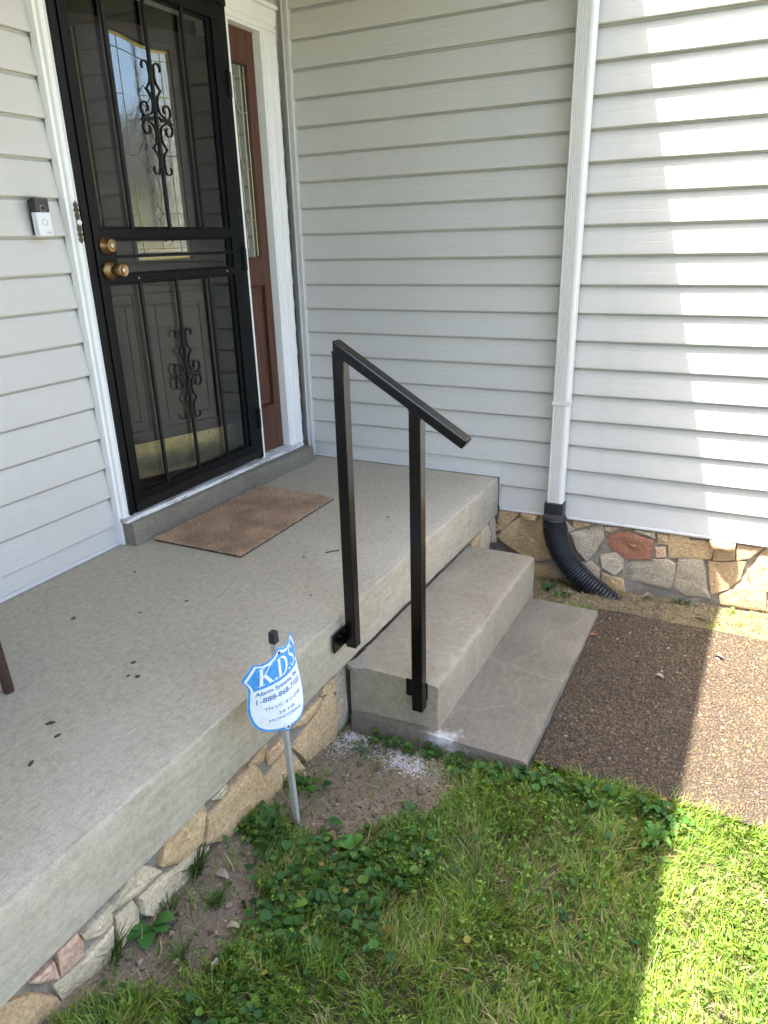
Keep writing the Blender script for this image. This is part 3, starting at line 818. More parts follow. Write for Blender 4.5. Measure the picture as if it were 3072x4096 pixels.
# ---------------------------------------------------------------- stone foundation below the side wall
found = thing('foundation_wall', (2.0, 0.03, -0.5), 'rubble stone foundation under the side wall siding', 'wall')
def side3(x, z, out): return (x, 0.016 - out, z)
WST = [
 ([(1.225, -0.185), (1.293, -0.185), (1.323, -0.196), (1.287, -0.238), (1.235, -0.308), (1.213, -0.249)], 'stone_tan'),
 ([(1.221, -0.336), (1.33, -0.221), (1.447, -0.190), (1.46, -0.251), (1.521, -0.404), (1.416, -0.443), (1.307, -0.389)], 'stone_tan'),
 ([(1.189, -0.284), (1.219, -0.269), (1.225, -0.304), (1.195, -0.314)], 'stone_tan'),
 ([(1.616, -0.187), (1.687, -0.187), (1.697, -0.198), (1.638, -0.228), (1.621, -0.221)], 'stone_tan'),
 ([(1.577, -0.198), (1.625, -0.235), (1.595, -0.255)], 'stone_grey'),
 ([(1.609, -0.262), (1.759, -0.195), (1.766, -0.212), (1.766, -0.266), (1.737, -0.336), (1.701, -0.392), (1.647, -0.341)], 'stone_grey'),
 ([(1.773, -0.197), (1.848, -0.188), (1.83, -0.203), (1.806, -0.220), (1.777, -0.214)], 'stone_pink'),
 ([(1.849, -0.190), (1.869, -0.186), (1.904, -0.188), (1.888, -0.197)], 'stone_orange'),
 ([(1.783, -0.258), (1.877, -0.209), (2.003, -0.236), (2.005, -0.255), (2.004, -0.327), (1.887, -0.348), (1.814, -0.312)], 'stone_red'),
 ([(1.924, -0.186), (2.008, -0.187), (2.016, -0.222), (1.978, -0.207), (1.922, -0.198)], 'stone_pale'),
 ([(2.025, -0.190), (2.072, -0.193), (2.079, -0.240), (2.032, -0.244)], 'stone_tan'),
 ([(2.023, -0.271), (2.069, -0.256), (2.075, -0.31), (2.033, -0.322)], 'stone_pink'),
 ([(2.085, -0.190), (2.163, -0.187), (2.174, -0.203), (2.278, -0.200), (2.274, -0.282), (2.181, -0.292), (2.097, -0.303)], 'stone_tan'),
 ([(1.767, -0.36), (1.842, -0.332), (1.875, -0.36), (1.88, -0.409), (1.844, -0.446), (1.783, -0.417)], 'stone_grey'),
 ([(1.888, -0.408), (1.931, -0.36), (2.078, -0.325), (2.115, -0.344), (2.122, -0.39), (2.109, -0.469), (1.991, -0.468), (1.895, -0.456)], 'stone_grey'),
 ([(2.14, -0.315), (2.240, -0.305), (2.258, -0.346), (2.294, -0.485), (2.192, -0.497), (2.128, -0.461)], 'stone_grey'),
 ([(2.288, -0.206), (2.372, -0.198), (2.378, -0.268), (2.29, -0.288)], 'stone_orange'),
 ([(2.384, -0.192), (2.490, -0.188), (2.445, -0.247), (2.389, -0.269)], 'stone_orange'),
 ([(2.276, -0.301), (2.426, -0.275), (2.416, -0.364), (2.371, -0.425), (2.309, -0.462)], 'stone_orange'),
 ([(2.449, -0.316), (2.508, -0.192), (2.559, -0.206), (2.585, -0.30), (2.539, -0.396), (2.488, -0.397)], 'stone_orange'),
 ([(2.344, -0.465), (2.438, -0.379), (2.527, -0.408), (2.54, -0.502), (2.356, -0.51)], 'stone_orange'),
 ([(1.60, -0.43), (1.72, -0.405), (1.765, -0.44), (1.77, -0.53), (1.62, -0.53)], 'stone_grey'),
 ([(1.29, -0.435), (1.40, -0.46), (1.50, -0.455), (1.56, -0.53), (1.30, -0.55)], 'stone_tan'),
 ([(1.785, -0.455), (1.85, -0.468), (1.885, -0.475), (1.90, -0.54), (1.78, -0.54)], 'stone_tan'),
 ([(2.60, -0.19), (2.74, -0.187), (2.76, -0.27), (2.68, -0.33), (2.60, -0.28)], 'stone_tan'),
 ([(2.58, -0.40), (2.67, -0.35), (2.77, -0.30), (2.79, -0.44), (2.68, -0.51), (2.56, -0.50)], 'stone_pale'),
 ([(2.78, -0.19), (2.94, -0.187), (2.96, -0.31), (2.82, -0.34), (2.79, -0.28)], 'stone_orange'),
 ([(2.82, -0.37), (2.97, -0.34), (3.05, -0.36), (3.04, -0.51), (2.84, -0.51)], 'stone_tan'),
]
for i, (pl, mt) in enumerate(WST):
    stone(pl, side3, mt, found, 200 + i, 0.03, 0.012)
q_ = random.Random(4)
for row in range(2):
    x_ = 3.08 - .03 * row
    while x_ < 4.3:
        w_ = q_.uniform(.10, .22); t_, b_ = (-.19, -.335) if row == 0 else (-.355, -.52)
        pl = [(x_ + q_.uniform(0, .02), t_), (x_ + w_ * .5, t_ + q_.uniform(-.02, .0)), (x_ + w_ - .01, t_ - q_.uniform(0, .02)), (x_ + w_, (t_ + b_) / 2), (x_ + w_ - .02, b_), (x_ + w_ * .4, b_ - .008), (x_ + .01, b_ + .02)]
        stone(pl, side3, q_.choice(['stone_tan', 'stone_pale', 'stone_orange', 'stone_grey']), found, int(x_ * 1000) + row, 0.03, 0.012)
        x_ += w_ + .025
# two stones that stick out under the siding like little ledges
def ledge(poly, z0, z1, mat, seed):
    r = random.Random(seed)
    mb = MB()
    n = len(poly)
    vs = []
    for (x, y), z, sc in [(p, z0, .82) for p in poly] + [(p, (z0 + z1) / 2, 1.0) for p in poly] + [(p, z1, .95) for p in poly]:
        vs.append((x + r.uniform(-.004, .004), y if y > 0 else y * sc + r.uniform(-.004, .004), z + r.uniform(-.004, .004)))
    fs = [tuple(range(n))[::-1], tuple(range(2 * n, 3 * n))]
    for k in range(2):
        for j in range(n):
            fs.append((k * n + j, k * n + (j + 1) % n, (k + 1) * n + (j + 1) % n, (k + 1) * n + j))
    mb.add(vs, fs)
    return part('stone', mb, mat, found, smooth=30)
ledge([(2.262, 0.02), (2.262, -0.035), (2.30, -0.052), (2.34, -0.06), (2.372, -0.04), (2.375, 0.02)], -0.212, -0.184, 'stone_tan', 3)
ledge([(1.345, 0.02), (1.34, -0.02), (1.39, -0.05), (1.43, -0.055), (1.435, 0.02)], -0.205, -0.183, 'stone_tan', 4)
mortar_sheet('mortar', 1.16, 4.45, -0.66, -0.164, lambda a_, b_, o: (a_, 0.018 - o, b_), found, 41, 0.014)
mb = MB(); mb.box(1.1, 4.43, 0.035, 0.139, -0.7, -0.1645)
part('foundation_core', mb, 'mortar', found)

# ---------------------------------------------------------------- concrete steps
steps = thing('concrete_steps', (1.5, -1.0, -0.45), 'grey concrete steps leading up to the porch', 'steps')
def ztilt(y): return -0.215 - 0.018 * (y + 1.6)
mb = MB()
prof = [(1.175, -0.30, 0), (1.175, -0.004, .3), (1.203, -0.003, .8), (1.232, 0.0, .2), (1.30, 0.0, .2), (1.40, 0.0, .2), (1.485, 0.0, .5), (1.505, -0.001, .9), (1.5120, -0.0065, 1), (1.5135, -0.015, 1), (1.514, -0.09, .6), (1.516, -0.30, .6)]
rough_extrude(mb, prof, -1.597, -0.40, 110, lambda x, y: x + 0.008 * (y + 1.6), 0.0055, [0] * 12, 51, ztilt)
part('upper_step', mb, 'step', steps, smooth=50)
def ztilt2(y): return -0.392 - 0.030 * (y + 1.63)
mb = MB()
prof = [(1.19, -0.2, 0), (1.19, -0.012, 0), (1.40, 0.0, .2), (1.60, 0.0, .3), (1.72, 0.0, .3), (1.815, 0.0, .6), (1.829, -0.003, 1), (1.8335, -0.010, 1), (1.834, -0.035, .8), (1.837, -0.2, .5)]
rough_extrude(mb, prof, -1.628, -0.46, 110, lambda x, y: x + 0.010 * (y + 1.63), 0.0055, [0] * 10, 61, ztilt2)
part('lower_step', mb, 'pad', steps, smooth=50)
# crumbled mortar line where the step meets the porch
mb = MB()
for i in range(110):
    y = random.uniform(-1.56, -0.5)
    s_ = random.uniform(.0015, .0045)
    x = xe(y) + random.uniform(-.004, .008)
    z = ztilt(y) - .008 + random.uniform(-.004, .004)
    mb.hexa([(x - s_, y - s_, z - s_), (x + s_, y - s_ * .7, z - s_), (x + s_, y + s_, z - s_), (x - s_, y + s_ * 1.3, z - s_)],
            [(x - s_ * .7, y - s_ * .5, z + s_), (x + s_ * .5, y - s_ * .7, z + s_ * .7), (x + s_ * .7, y + s_ * .6, z + s_), (x - s_, y + s_, z + s_ * .8)])
part('crumbled_mortar', mb, 'mortar', steps, kind='stuff')
mb = MB()
vs = [(1.172, -1.612, -.203), (1.20, -1.618, -.212), (1.235, -1.604, -.214), (1.232, -1.575, -.2085), (1.215, -1.545, -.206), (1.190, -1.575, -.200)]
mb.add(vs + [(x, y, z - .018) for x, y, z in vs], [(0, 1, 2, 3, 4, 5)] + [(i, i + 6, (i + 1) % 6 + 6, (i + 1) % 6) for i in range(6)])
part('mortar_chip', mb, 'mortar', steps, smooth=30)

# ---------------------------------------------------------------- exposed aggregate walkway
walk = bpy.data.objects.new('walkway', None)
mbw = MB()
def wz(x, y): return float(-0.432 - 0.022 * (y + 1.56) - 0.004 * (x - 1.83))
NX, NY = 60, 24
vs = []
for i in range(NX + 1):
    x = 1.838 + (5.196 - 1.838) * (i / NX) ** 2
    for j in range(NY + 1):
        y = -1.565 + 1.19 * j / NY
        e = .012 * (vnoise(np.array(x), np.array(1.0), 9, 5) - .5)
        vs.append((x, y + (float(e) if j in (0, NY) else 0), wz(x, y)))
fs = [(i * (NY + 1) + j, (i + 1) * (NY + 1) + j, (i + 1) * (NY + 1) + j + 1, i * (NY + 1) + j + 1) for i in range(NX) for j in range(NY)]
mbw.add(vs, fs)
mbw.box(1.8381, 5.195, -1.560, -0.380, -0.62, -0.475)
walk = solo('walkway', mbw, 'binder', label='brown exposed aggregate walkway beside the steps', kind='structure', smooth=30)

def ico():
    t = (1 + 5 ** .5) / 2
    v = np.array([(-1, t, 0), (1, t, 0), (-1, -t, 0), (1, -t, 0), (0, -1, t), (0, 1, t), (0, -1, -t), (0, 1, -t), (t, 0, -1), (t, 0, 1), (-t, 0, -1), (-t, 0, 1)], float)
    v /= np.linalg.norm(v[0])
    f = np.array([(0, 11, 5), (0, 5, 1), (0, 1, 7), (0, 7, 10), (0, 10, 11), (1, 5, 9), (5, 11, 4), (11, 10, 2), (10, 7, 6), (7, 1, 8), (3, 9, 4), (3, 4, 2), (3, 2, 6), (3, 6, 8), (3, 8, 9), (4, 9, 5), (2, 4, 11), (6, 2, 10), (8, 6, 7), (9, 8, 1)])
    return v, f
IV, IF = ico()

def blobs(P, R, Sz, rng, jitter=0.18):
    """P centres (n,3), R yaw, Sz (n,3) half-sizes -> V,F arrays of rough icosahedra"""
    n = len(P)
    v = IV[None] * (1 + rng.uniform(-jitter, jitter, (n, 12, 1))) * Sz[:, None, :]
    c, s_ = np.cos(R)[:, None], np.sin(R)[:, None]
    x = v[..., 0] * c - v[..., 1] * s_
    y = v[..., 0] * s_ + v[..., 1] * c
    v = np.stack([x, y, v[..., 2]], -1) + P[:, None, :]
    f = IF[None] + (np.arange(n) * 12)[:, None, None]
    return v.reshape(-1, 3), f.reshape(-1, 3)

def pebbles():
    st = 0.0074
    xs = np.arange(1.845, 3.35, st); ys = np.arange(-1.556, -0.385, st * .92)
    Xg, Yg = np.meshgrid(xs, ys, indexing='ij')
    Xg = Xg + (np.arange(len(ys)) % 2)[None] * st / 2
    x = (Xg + RNG.uniform(-.38, .38, Xg.shape) * st).ravel(); y = (Yg + RNG.uniform(-.38, .38, Xg.shape) * st).ravel()
    n = len(x)
    r = np.clip(RNG.lognormal(math.log(0.0035), 0.32, n), .0018, .0092)
    sz = np.stack([r * RNG.uniform(.95, 1.5, n), r * RNG.uniform(.65, 1.0, n), r * RNG.uniform(.5, .8, n)], -1)
    z = np.array([-0.432]) - 0.022 * (y + 1.56) - 0.004 * (x - 1.83) + sz[:, 2] * RNG.uniform(.05, .55, n)
    V, F = blobs(np.stack([x, y, z], -1), RNG.normal(0.2, 0.8, n), sz, RNG)
    pal = np.array([(.10, .068, .047), (.135, .092, .06), (.18, .125, .08), (.065, .046, .036), (.23, .15, .08), (.32, .175, .075), (.20, .165, .125), (.5, .47, .42), (.25, .105, .058), (.115, .096, .082)])
    idx = RNG.choice(len(pal), n, p=[.2, .2, .17, .14, .1, .045, .08, .012, .018, .035])
    c = (pal[idx] * .6 + np.array((.15, .105, .07)) * .4) * RNG.uniform(.6, .86, (n, 1)) * np.array((.80, .79, .655)) * (.8 + .5 * fbm(x, y, 5, 201))[:, None]
    o = bpy.data.objects.new('pebbles', np_mesh('pebbles', V, F, 'pebble', np.repeat(c, 12, 0)))
    o['kind'] = 'stuff'
    link(o, walk)
pebbles()

# ---------------------------------------------------------------- door sill blocks
sill = thing('door_sill', (0.06, -0.8, 0.0), 'low weathered concrete step with a peeling white sill under the doors', 'door sill')
def sill_block(y0, y1, f0, f1, h0, h1, seed):
    mb = MB()
    prof = [(0.0, 0.0, 0), (0.0, 1.0, 0), (0.05, 1.0, .2), (0.9, 1.0, .6), (0.97, .97, 1), (1.0, .9, 1), (1.0, .5, .6), (1.0, 0.0, .8)]
    ny = int((y1 - y0) / .012)
    for i in range(ny + 1):
        t = i / ny
        y = y0 + (y1 - y0) * t
        fr = f0 + (f1 - f0) * t; h = h0 + (h1 - h0) * t
        for j, (a_, b_, wt) in enumerate(prof):
            q = 0.006 * wt * (float(vnoise(np.array(y), np.array(j * 3.1), 18, seed)) - .5 + .7 * (float(vnoise(np.array(y), np.array(j * 2.1), 70, seed + 2)) - .5))
            mb.v.append((0.0 + a_ * fr + q, y, 0.001 + b_ * h + q))
    k = len(prof)
    for i in range(ny):
        for j in range(k - 1):
            p = i * k + j
            mb.f.append((p, p + 1, p + 1 + k, p + k)); mb.m.append(0)
    mb.f.append(tuple(range(k))); mb.m.append(0)
    mb.f.append(tuple(ny * k + j for j in range(k))[::-1]); mb.m.append(0)
    part('concrete_block', mb, 'sill_block', sill, smooth=45)
sill_block(-1.466, -0.468, .080, .108, .101, .092, 5)
sill_block(-0.462, -0.100, .101, .127, .088, .083, 8)
mb = MB()
mb.hexa([(-0.02, -1.478, .103), (.062, -1.478, .103), (.062, -.094, .0855), (-.02, -.094, .0855)], [(-0.02, -1.478, .125), (.060, -1.478, .121), (.060, -.094, .100), (-.02, -.094, .104)])
part('wood_sill', mb, 'peel', sill, bevel=0.002)
mb = MB(); mb.box(-.13, -.0205, -1.44, -.15, .01, .10)
part('threshold', mb, 'brown_wood', sill)

# ---------------------------------------------------------------- white casing round the doors
cas = thing('door_casing', (0.02, -0.8, 0.1), 'white moulded casing around the security door and sidelight', 'door frame')
def moulding(prof, path3):
    mb = MB(); mb.prism(prof, path3[0], path3[1]); return mb
mb = MB()   # left leg: outer strip to the floor and moulded inner strip
mb.box(-0.012, 0.022, -1.483, -1.468, 0.002, 2.1375)
mb.prism([(-1.468, -.012), (-1.468, .034), (-1.462, .038), (-1.452, .038), (-1.449, .032), (-1.446, .038), (-1.434, .040), (-1.428, .036), (-1.424, .030), (-1.424, -.012)], lambda a_, b_: (b_, a_, .104), lambda a_, b_: (b_, a_, 2.1375))
part('left_casing', mb, 'trim', cas, bevel=0.0015)
mb = MB()   # right leg
mb.prism([(-.060, -.012), (-.060, .030), (-.066, .036), (-.088, .036), (-.094, .033), (-.132, .033), (-.138, .024), (-.150, .024), (-.152, .034), (-.166, .034), (-.170, .028), (-.170, -.012)], lambda a_, b_: (b_, a_, .088), lambda a_, b_: (b_, a_, 2.1375))
part('right_casing', mb, 'trim', cas, bevel=0.0015)
mb = MB()
mb.prism([(2.235, -.012), (2.235, .030), (2.228, .036), (2.206, .036), (2.200, .033), (2.170, .033), (2.165, .024), (2.158, .024), (2.156, .034), (2.142, .034), (2.138, .028), (2.138, -.012)], lambda a_, b_: (b_ + .001, -1.484, a_), lambda a_, b_: (b_ + .001, -.058, a_))
mb.box(-.012, .046, -1.49, -.05, 2.2355, 2.252)
part('head_casing', mb, 'trim', cas, bevel=0.0015)
mb = MB(); mb.box(-.13, .027, -.1885, -.1715, .107, 2.1245)
part('side_jamb', mb, 'trim', cas, bevel=0.001)
mb = MB(); mb.box(-.13, .0335, -.462, -.440, .106, 2.1245)
part('mullion', mb, 'trim', cas, bevel=0.001)
mb = MB(); mb.box(-.13, .027, -1.44, -.1715, 2.125, 2.1375)
part('head_jamb', mb, 'trim', cas, bevel=0.001)

# ---------------------------------------------------------------- sidelight
sid = thing('sidelight', (-0.02, -0.31, 0.1), 'narrow red-brown sidelight with leaded glass beside the security door', 'sidelight')
def panel_frame(mb, to3, a0, a1, b0, b1, t0, t1):
    """flat rectangular ring piece helper: box in (a,b,depth)"""
    P = [to3(a0, b0, t0), to3(a1, b0, t0), to3(a1, b1, t0), to3(a0, b1, t0), to3(a0, b0, t1), to3(a1, b0, t1), to3(a1, b1, t1), to3(a0, b1, t1)]
    mb.hexa(P[:4], P[4:])
sl3 = lambda y, z, o: (-.016 + o, y, z)
mb = MB()
panel_frame(mb, sl3, -.4395, -.405, .107, 2.124, -.04, 0); panel_frame(mb, sl3, -.248, -.189, .107, 2.124, -.04, 0)
panel_frame(mb, sl3, -.405, -.248, 1.99, 2.124, -.04, -.0005); panel_frame(mb, sl3, -.405, -.248, .985, 1.115, -.04, -.0005); panel_frame(mb, sl3, -.405, -.248, .107, .36, -.04, -.0005)
part('frame', mb, 'brown_wood', sid, bevel=0.003)
mb = MB()
for (a0, a1, b0, b1) in ((-.405, -.248, .36, .985),):
    panel_frame(mb, sl3, a0 + .001, a1 - .001, b0, b1, -.04, -.018)
    panel_frame(mb, sl3, a0 + .03, a1 - .03, b0 + .04, b1 - .04, -.03, -.007)
part('lower_panel', mb, 'brown_wood', sid, bevel=0.006)
mb = MB()
for (a0, a1, b0, b1) in ((-.405, -.395, 1.115, 1.99), (-.258, -.248, 1.115, 1.99), (-.395, -.258, 1.98, 1.99), (-.395, -.258, 1.115, 1.125)):
    panel_frame(mb, sl3, a0, a1, b0, b1, -.03, .004)
part('moulding', mb, 'brown_wood', sid, bevel=0.003)
mb = MB(); panel_frame(mb, sl3, -.394, -.259, 1.126, 1.979, -.028, -.016)
part('glass_pane', mb, 'leaded', sid)
def cames(lines, to3, r, o, mat, parent, name):
    mb = MB()
    for ln in lines:
        mb.tube([to3(a_, b_, o) for a_, b_ in ln], r, 6)
    return part(name, mb, mat, parent, smooth=60)
L = [[(-.264, 1.13), (-.264, 1.975)], [(-.296, 1.13), (-.296, 1.975)], [(-.394, 1.925), (-.259, 1.925)], [(-.394, 1.168), (-.259, 1.168)]]
for zc in (1.78, 1.535, 1.30):
    L += [[(-.322, zc), (-.259, zc)], [(-.343, zc + .04), (-.322, zc), (-.343, zc - .04)]]
L += [[(-.343, 1.925), (-.343, 1.82)], [(-.343, 1.74), (-.343, 1.575)], [(-.343, 1.495), (-.343, 1.34)], [(-.343, 1.26), (-.343, 1.168)]]
cames(L, sl3, .0017, -.0148, 'came', sid, 'came')

# ---------------------------------------------------------------- entry door (ajar, behind the security door)
ent = thing('entry_door', (-.07, -.45, .1), 'dark brown entry door with arched leaded glass, behind the security door', 'door')
ANG = math.radians(20)
du = (-math.sin(ANG), -math.cos(ANG)); dn = (math.cos(ANG), -math.sin(ANG))
def ed3(s_, z, o): return (-.07 + du[0] * s_ + dn[0] * o, -.45 + du[1] * s_ + dn[1] * o, z)
def lite_top(s_, d=0.0):
    """curved head of the middle light"""
    t = min(1, max(0, (s_ - .295) / (.478 - .295)))
    return 1.983 - .006 * (s_ < .295) + .040 * (t * t * (3 - 2 * t)) - d
mb = MB()
panel_frame(mb, ed3, -.02, .20, .105, 2.06, -.045, 0)
panel_frame(mb, ed3, .493, .608, .105, 2.06, -.045, 0)
panel_frame(mb, ed3, .73, .83, .105, 2.06, -.045, 0)
panel_frame(mb, ed3, .608, .73, .105, 1.10, -.045, -.0004)
panel_frame(mb, ed3, .608, .73, 2.02, 2.06, -.045, -.0004)
panel_frame(mb, ed3, .20, .493, .105, 1.13, -.045, -.0004)
ns = 16
for i in range(ns):
    s0, s1 = .20 + .293 * i / ns, .20 + .293 * (i + 1) / ns
    P = [ed3(s0, lite_top(s0, -.008), -.045), ed3(s1, lite_top(s1, -.008), -.045), ed3(s1, 2.06, -.045), ed3(s0, 2.06, -.045)]
    Q = [ed3(s0, lite_top(s0, -.008), -.0004), ed3(s1, lite_top(s1, -.008), -.0004), ed3(s1, 2.06, -.0004), ed3(s0, 2.06, -.0004)]
    mb.hexa(P, Q)
part('door_leaf', mb, 'dark_wood', ent)
def ridge(mb, pts, wdt, h):
    mb.sweep([ed3(a_, b_, 0.0) for a_, b_ in pts], [(-wdt, -.002), (wdt, -.002), (wdt * .6, h), (-wdt * .6, h)], up=(dn[0], dn[1], 0))
mb = MB()
top = [(.203 + .283 * i / 20, lite_top(.203 + .283 * i / 20, -.012)) for i in range(21)]
ridge(mb, [(.203, 1.125)] + top + [(.489, 1.125), (.203, 1.125)], .011, .012)
ridge(mb, [(.612, 1.11), (.612, 2.015), (.73, 2.015)], .010, .012)
for a0, a1 in ((.155, .475), (.53, .76)):
    ridge(mb, [(a0, .35), (a0, .985), (a1, .985), (a1, .35), (a0, .35)], .014, .010)
    ridge(mb, [(a0 + .045, .40), (a0 + .045, .935), (a1 - .045, .935), (a1 - .045, .40), (a0 + .045, .40)], .010, .006)
part('moulding', mb, 'dark_wood', ent, smooth=30)
mb = MB()
cols = [.205 + .281 * i / 24 for i in range(25)]
vs = [ed3(c_, 1.132, -.012) for c_ in cols] + [ed3(c_, lite_top(c_), -.012) for c_ in cols]
mb.add(vs, [(i, i + 25, i + 26, i + 1) for i in range(24)])
part('glass_pane', mb, 'leaded', ent)
mb = MB(); mb.add([ed3(.614, 1.12, -.012), ed3(.614, 2.012, -.012), ed3(.728, 2.012, -.012), ed3(.728, 1.12, -.012)], [(0, 1, 2, 3)])
part('glass_pane', mb, 'leaded', ent)
mb = MB()
g1 = [(.208, 1.138)] + [(.208 + .277 * i / 20, lite_top(.208 + .277 * i / 20, .003)) for i in range(21)] + [(.485, 1.138), (.208, 1.138)]
mb.sweep([ed3(a_, b_, -.009) for a_, b_ in g1], [(-.005, -.003), (.005, -.003), (.005, .003), (-.005, .003)], up=(dn[0], dn[1], 0))
mb.sweep([ed3(a_, b_, -.009) for a_, b_ in [(.619, 1.12), (.619, 2.008), (.73, 2.008)]], [(-.005, -.003), (.005, -.003), (.005, .003), (-.005, .003)], up=(dn[0], dn[1], 0))
part('gold_edge', mb, 'gold', ent)
L = [[(.441, 1.138), (.441, 2.01)], [(.252, 1.138), (.252, 1.975)], [(.208, 1.80), (.373, 1.80)], [(.208, 1.80), (.318, 1.805)], [(.441, 1.798), (.485, 1.798)],
     [(.208, 1.57), (.275, 1.569)], [(.415, 1.565), (.485, 1.563)], [(.208, 1.33), (.322, 1.33)], [(.372, 1.33), (.485, 1.33)], [(.208, 1.18), (.485, 1.178)], [(.208, 1.94), (.295, 1.935)],
     [(.345, 1.84), (.373, 1.80), (.345, 1.755), (.318, 1.80), (.345, 1.84)], [(.345, 1.67), (.412, 1.565), (.345, 1.479), (.278, 1.568), (.345, 1.67)],
     [(.345, 1.366), (.371, 1.33), (.345, 1.299), (.324, 1.331), (.345, 1.366)], [(.345, 1.755), (.345, 1.67)], [(.345, 1.479), (.345, 1.366)], [(.345, 1.299), (.345, 1.178)], [(.365, 1.83), (.365, 1.93)],
     [(.30 + .185 * i / 10, lite_top(.30 + .185 * i / 10, .052)) for i in range(11)],
     [(.614, 1.945), (.728, 1.945)], [(.614, 1.79), (.728, 1.79)], [(.614, 1.558), (.728, 1.558)], [(.614, 1.30), (.728, 1.30)], [(.65, 1.12), (.65, 2.01)]]
cames(L, ed3, .0018, -.0105, 'came', ent, 'came')
mb = MB(); panel_frame(mb, ed3, .071, .66, .125, .298, .0005, .0022)
kp = part('kick_plate', mb, 'kick', ent, bevel=0.0006)
for s_ in (.085, .23, .37, .51, .645):
    for z in (.137, .286):
        mb = MB(); mb.lathe([(0, .004), (.0015, .004), (.0028, .0015)], ed3(s_, z, .0022), (dn[0], dn[1], 0), 8)
        part('screw', mb, 'bronze', kp)

# ---------------------------------------------------------------- black iron security door
sec = thing('security_door', (.04, -.95, .115), 'black iron security storm door with vertical bars and scrollwork', 'security door')
Y0, Y1, ZB, ZT = -1.400, -.493, .126, 2.157
X0, X1 = .018, .046
mb = MB()
mb.box(X0, X1, Y0, -1.357, ZB, ZT); mb.box(X0, X1, -.568, Y1, ZB, ZT)
mb.box(X0, X1 - .0004, -1.357, -.568, 2.095, ZT); mb.box(X0, X1 - .0004, -1.357, -.568, 1.222, 1.257); mb.box(X0, X1 - .0004, -1.357, -.568, 1.058, 1.087)
mb.box(X0, X1 - .0004, -1.357, -.568, ZB, .205)
part('door_frame', mb, 'black', sec, bevel=0.0022)
mb = MB()       # stepped retainers inside each opening
for (z0, z1, ya) in ((1.257, 2.095, -1.357), (1.087, 1.222, -1.299), (.205, 1.058, -1.357)):
    mb.box(.016, .034, ya, ya + .010, z0, z1); mb.box(.016, .034, -.592, -.5685, z0, z1)
    mb.box(.016, .034, ya + .010, -.592, z0, z0 + .008); mb.box(.016, .034, ya + .010, -.592, z1 - .010, z1)
part('glass_retainer', mb, 'black', sec, bevel=0.001)
mb = MB(); mb.box(X0 - .002, X1 + .002, -1.399, -1.2985, 1.0595, 1.2555)
lockbox = part('lock_plate', mb, 'black', sec, bevel=0.006, seg=3)
mb = MB(); mb.box(X1, X1 + .004, -1.397, -.497, .128, .170)
part('kick_rail', mb, 'black_dusty', sec, bevel=0.0015)
for y in (-1.193, -.979, -.760):
    for z0, z1 in ((1.257, 2.095), (.205, 1.058)):
        mb = MB(); mb.box(.034, .047, y - .0065, y + .0065, z0, z1)
        part('bar', mb, 'black_dusty', sec, bevel=0.001)
mb = MB(); mb.box(.036, .049, -1.299, -.566, 1.149, 1.161); mb.box(.034, .051, -.572, -.556, 1.143, 1.167)
part('cross_bar', mb, 'black', sec, bevel=0.001)
for z0, z1 in ((1.258, 2.094), (1.088, 1.221), (.206, 1.057)):
    mb = MB(); mb.box(.0225, .0245, -1.355, -.570, z0, z1)
    part('glass_pane', mb, 'glass', sec)

def scroll_paths(yc, zc, h, wd):
    """one side (+y) of the casting as flat bar centre lines, mirrored by the caller; zc centre, h half height"""
    def spiral(cy, cz, r0, a0, a1, n=16, k=0.45):
        return [(cy + r0 * (1 - k * t) * math.cos(a0 + (a1 - a0) * t), cz + r0 * (1 - k * t) * math.sin(a0 + (a1 - a0) * t)) for t in [i / n for i in range(n + 1)]]
    out = []
    for sg in (1, -1):
        # S-stem from the collar to the spike, ending in a small outer scroll
        p = [(.046, .010), (.020, .022), (.010, .050), (.014, .080), (.034, .105)]
        q = [(.034, .105), (.014, .128), (.008, .150), (.010, .168)]
        q2 = spiral(.031, .182, .021, math.pi * 1.08, -math.pi * .22, 14, .30)
        big = [(.046, .006)] + spiral(.054, .036, .030, -math.pi * .50, math.pi * 1.30, 22, .60)
        for pl in (p, q + q2, big):
            out.append([(a_, sg * b_) for a_, b_ in pl])
    return out
def smooth_path(pl, n=5):
    if len(pl) > 10: return pl
    res = []
    P = [pl[0]] + list(pl) + [pl[-1]]
    for i in range(1, len(P) - 2):
        for k in range(n):
            t = k / n
            a_, b_, c_, d_ = P[i - 1], P[i], P[i + 1], P[i + 2]
            res.append(tuple(.5 * ((2 * b_[j]) + (-a_[j] + c_[j]) * t + (2 * a_[j] - 5 * b_[j] + 4 * c_[j] - d_[j]) * t * t + (-a_[j] + 3 * b_[j] - 3 * c_[j] + d_[j]) * t ** 3) for j in range(2)))
    return res + [pl[-1]]
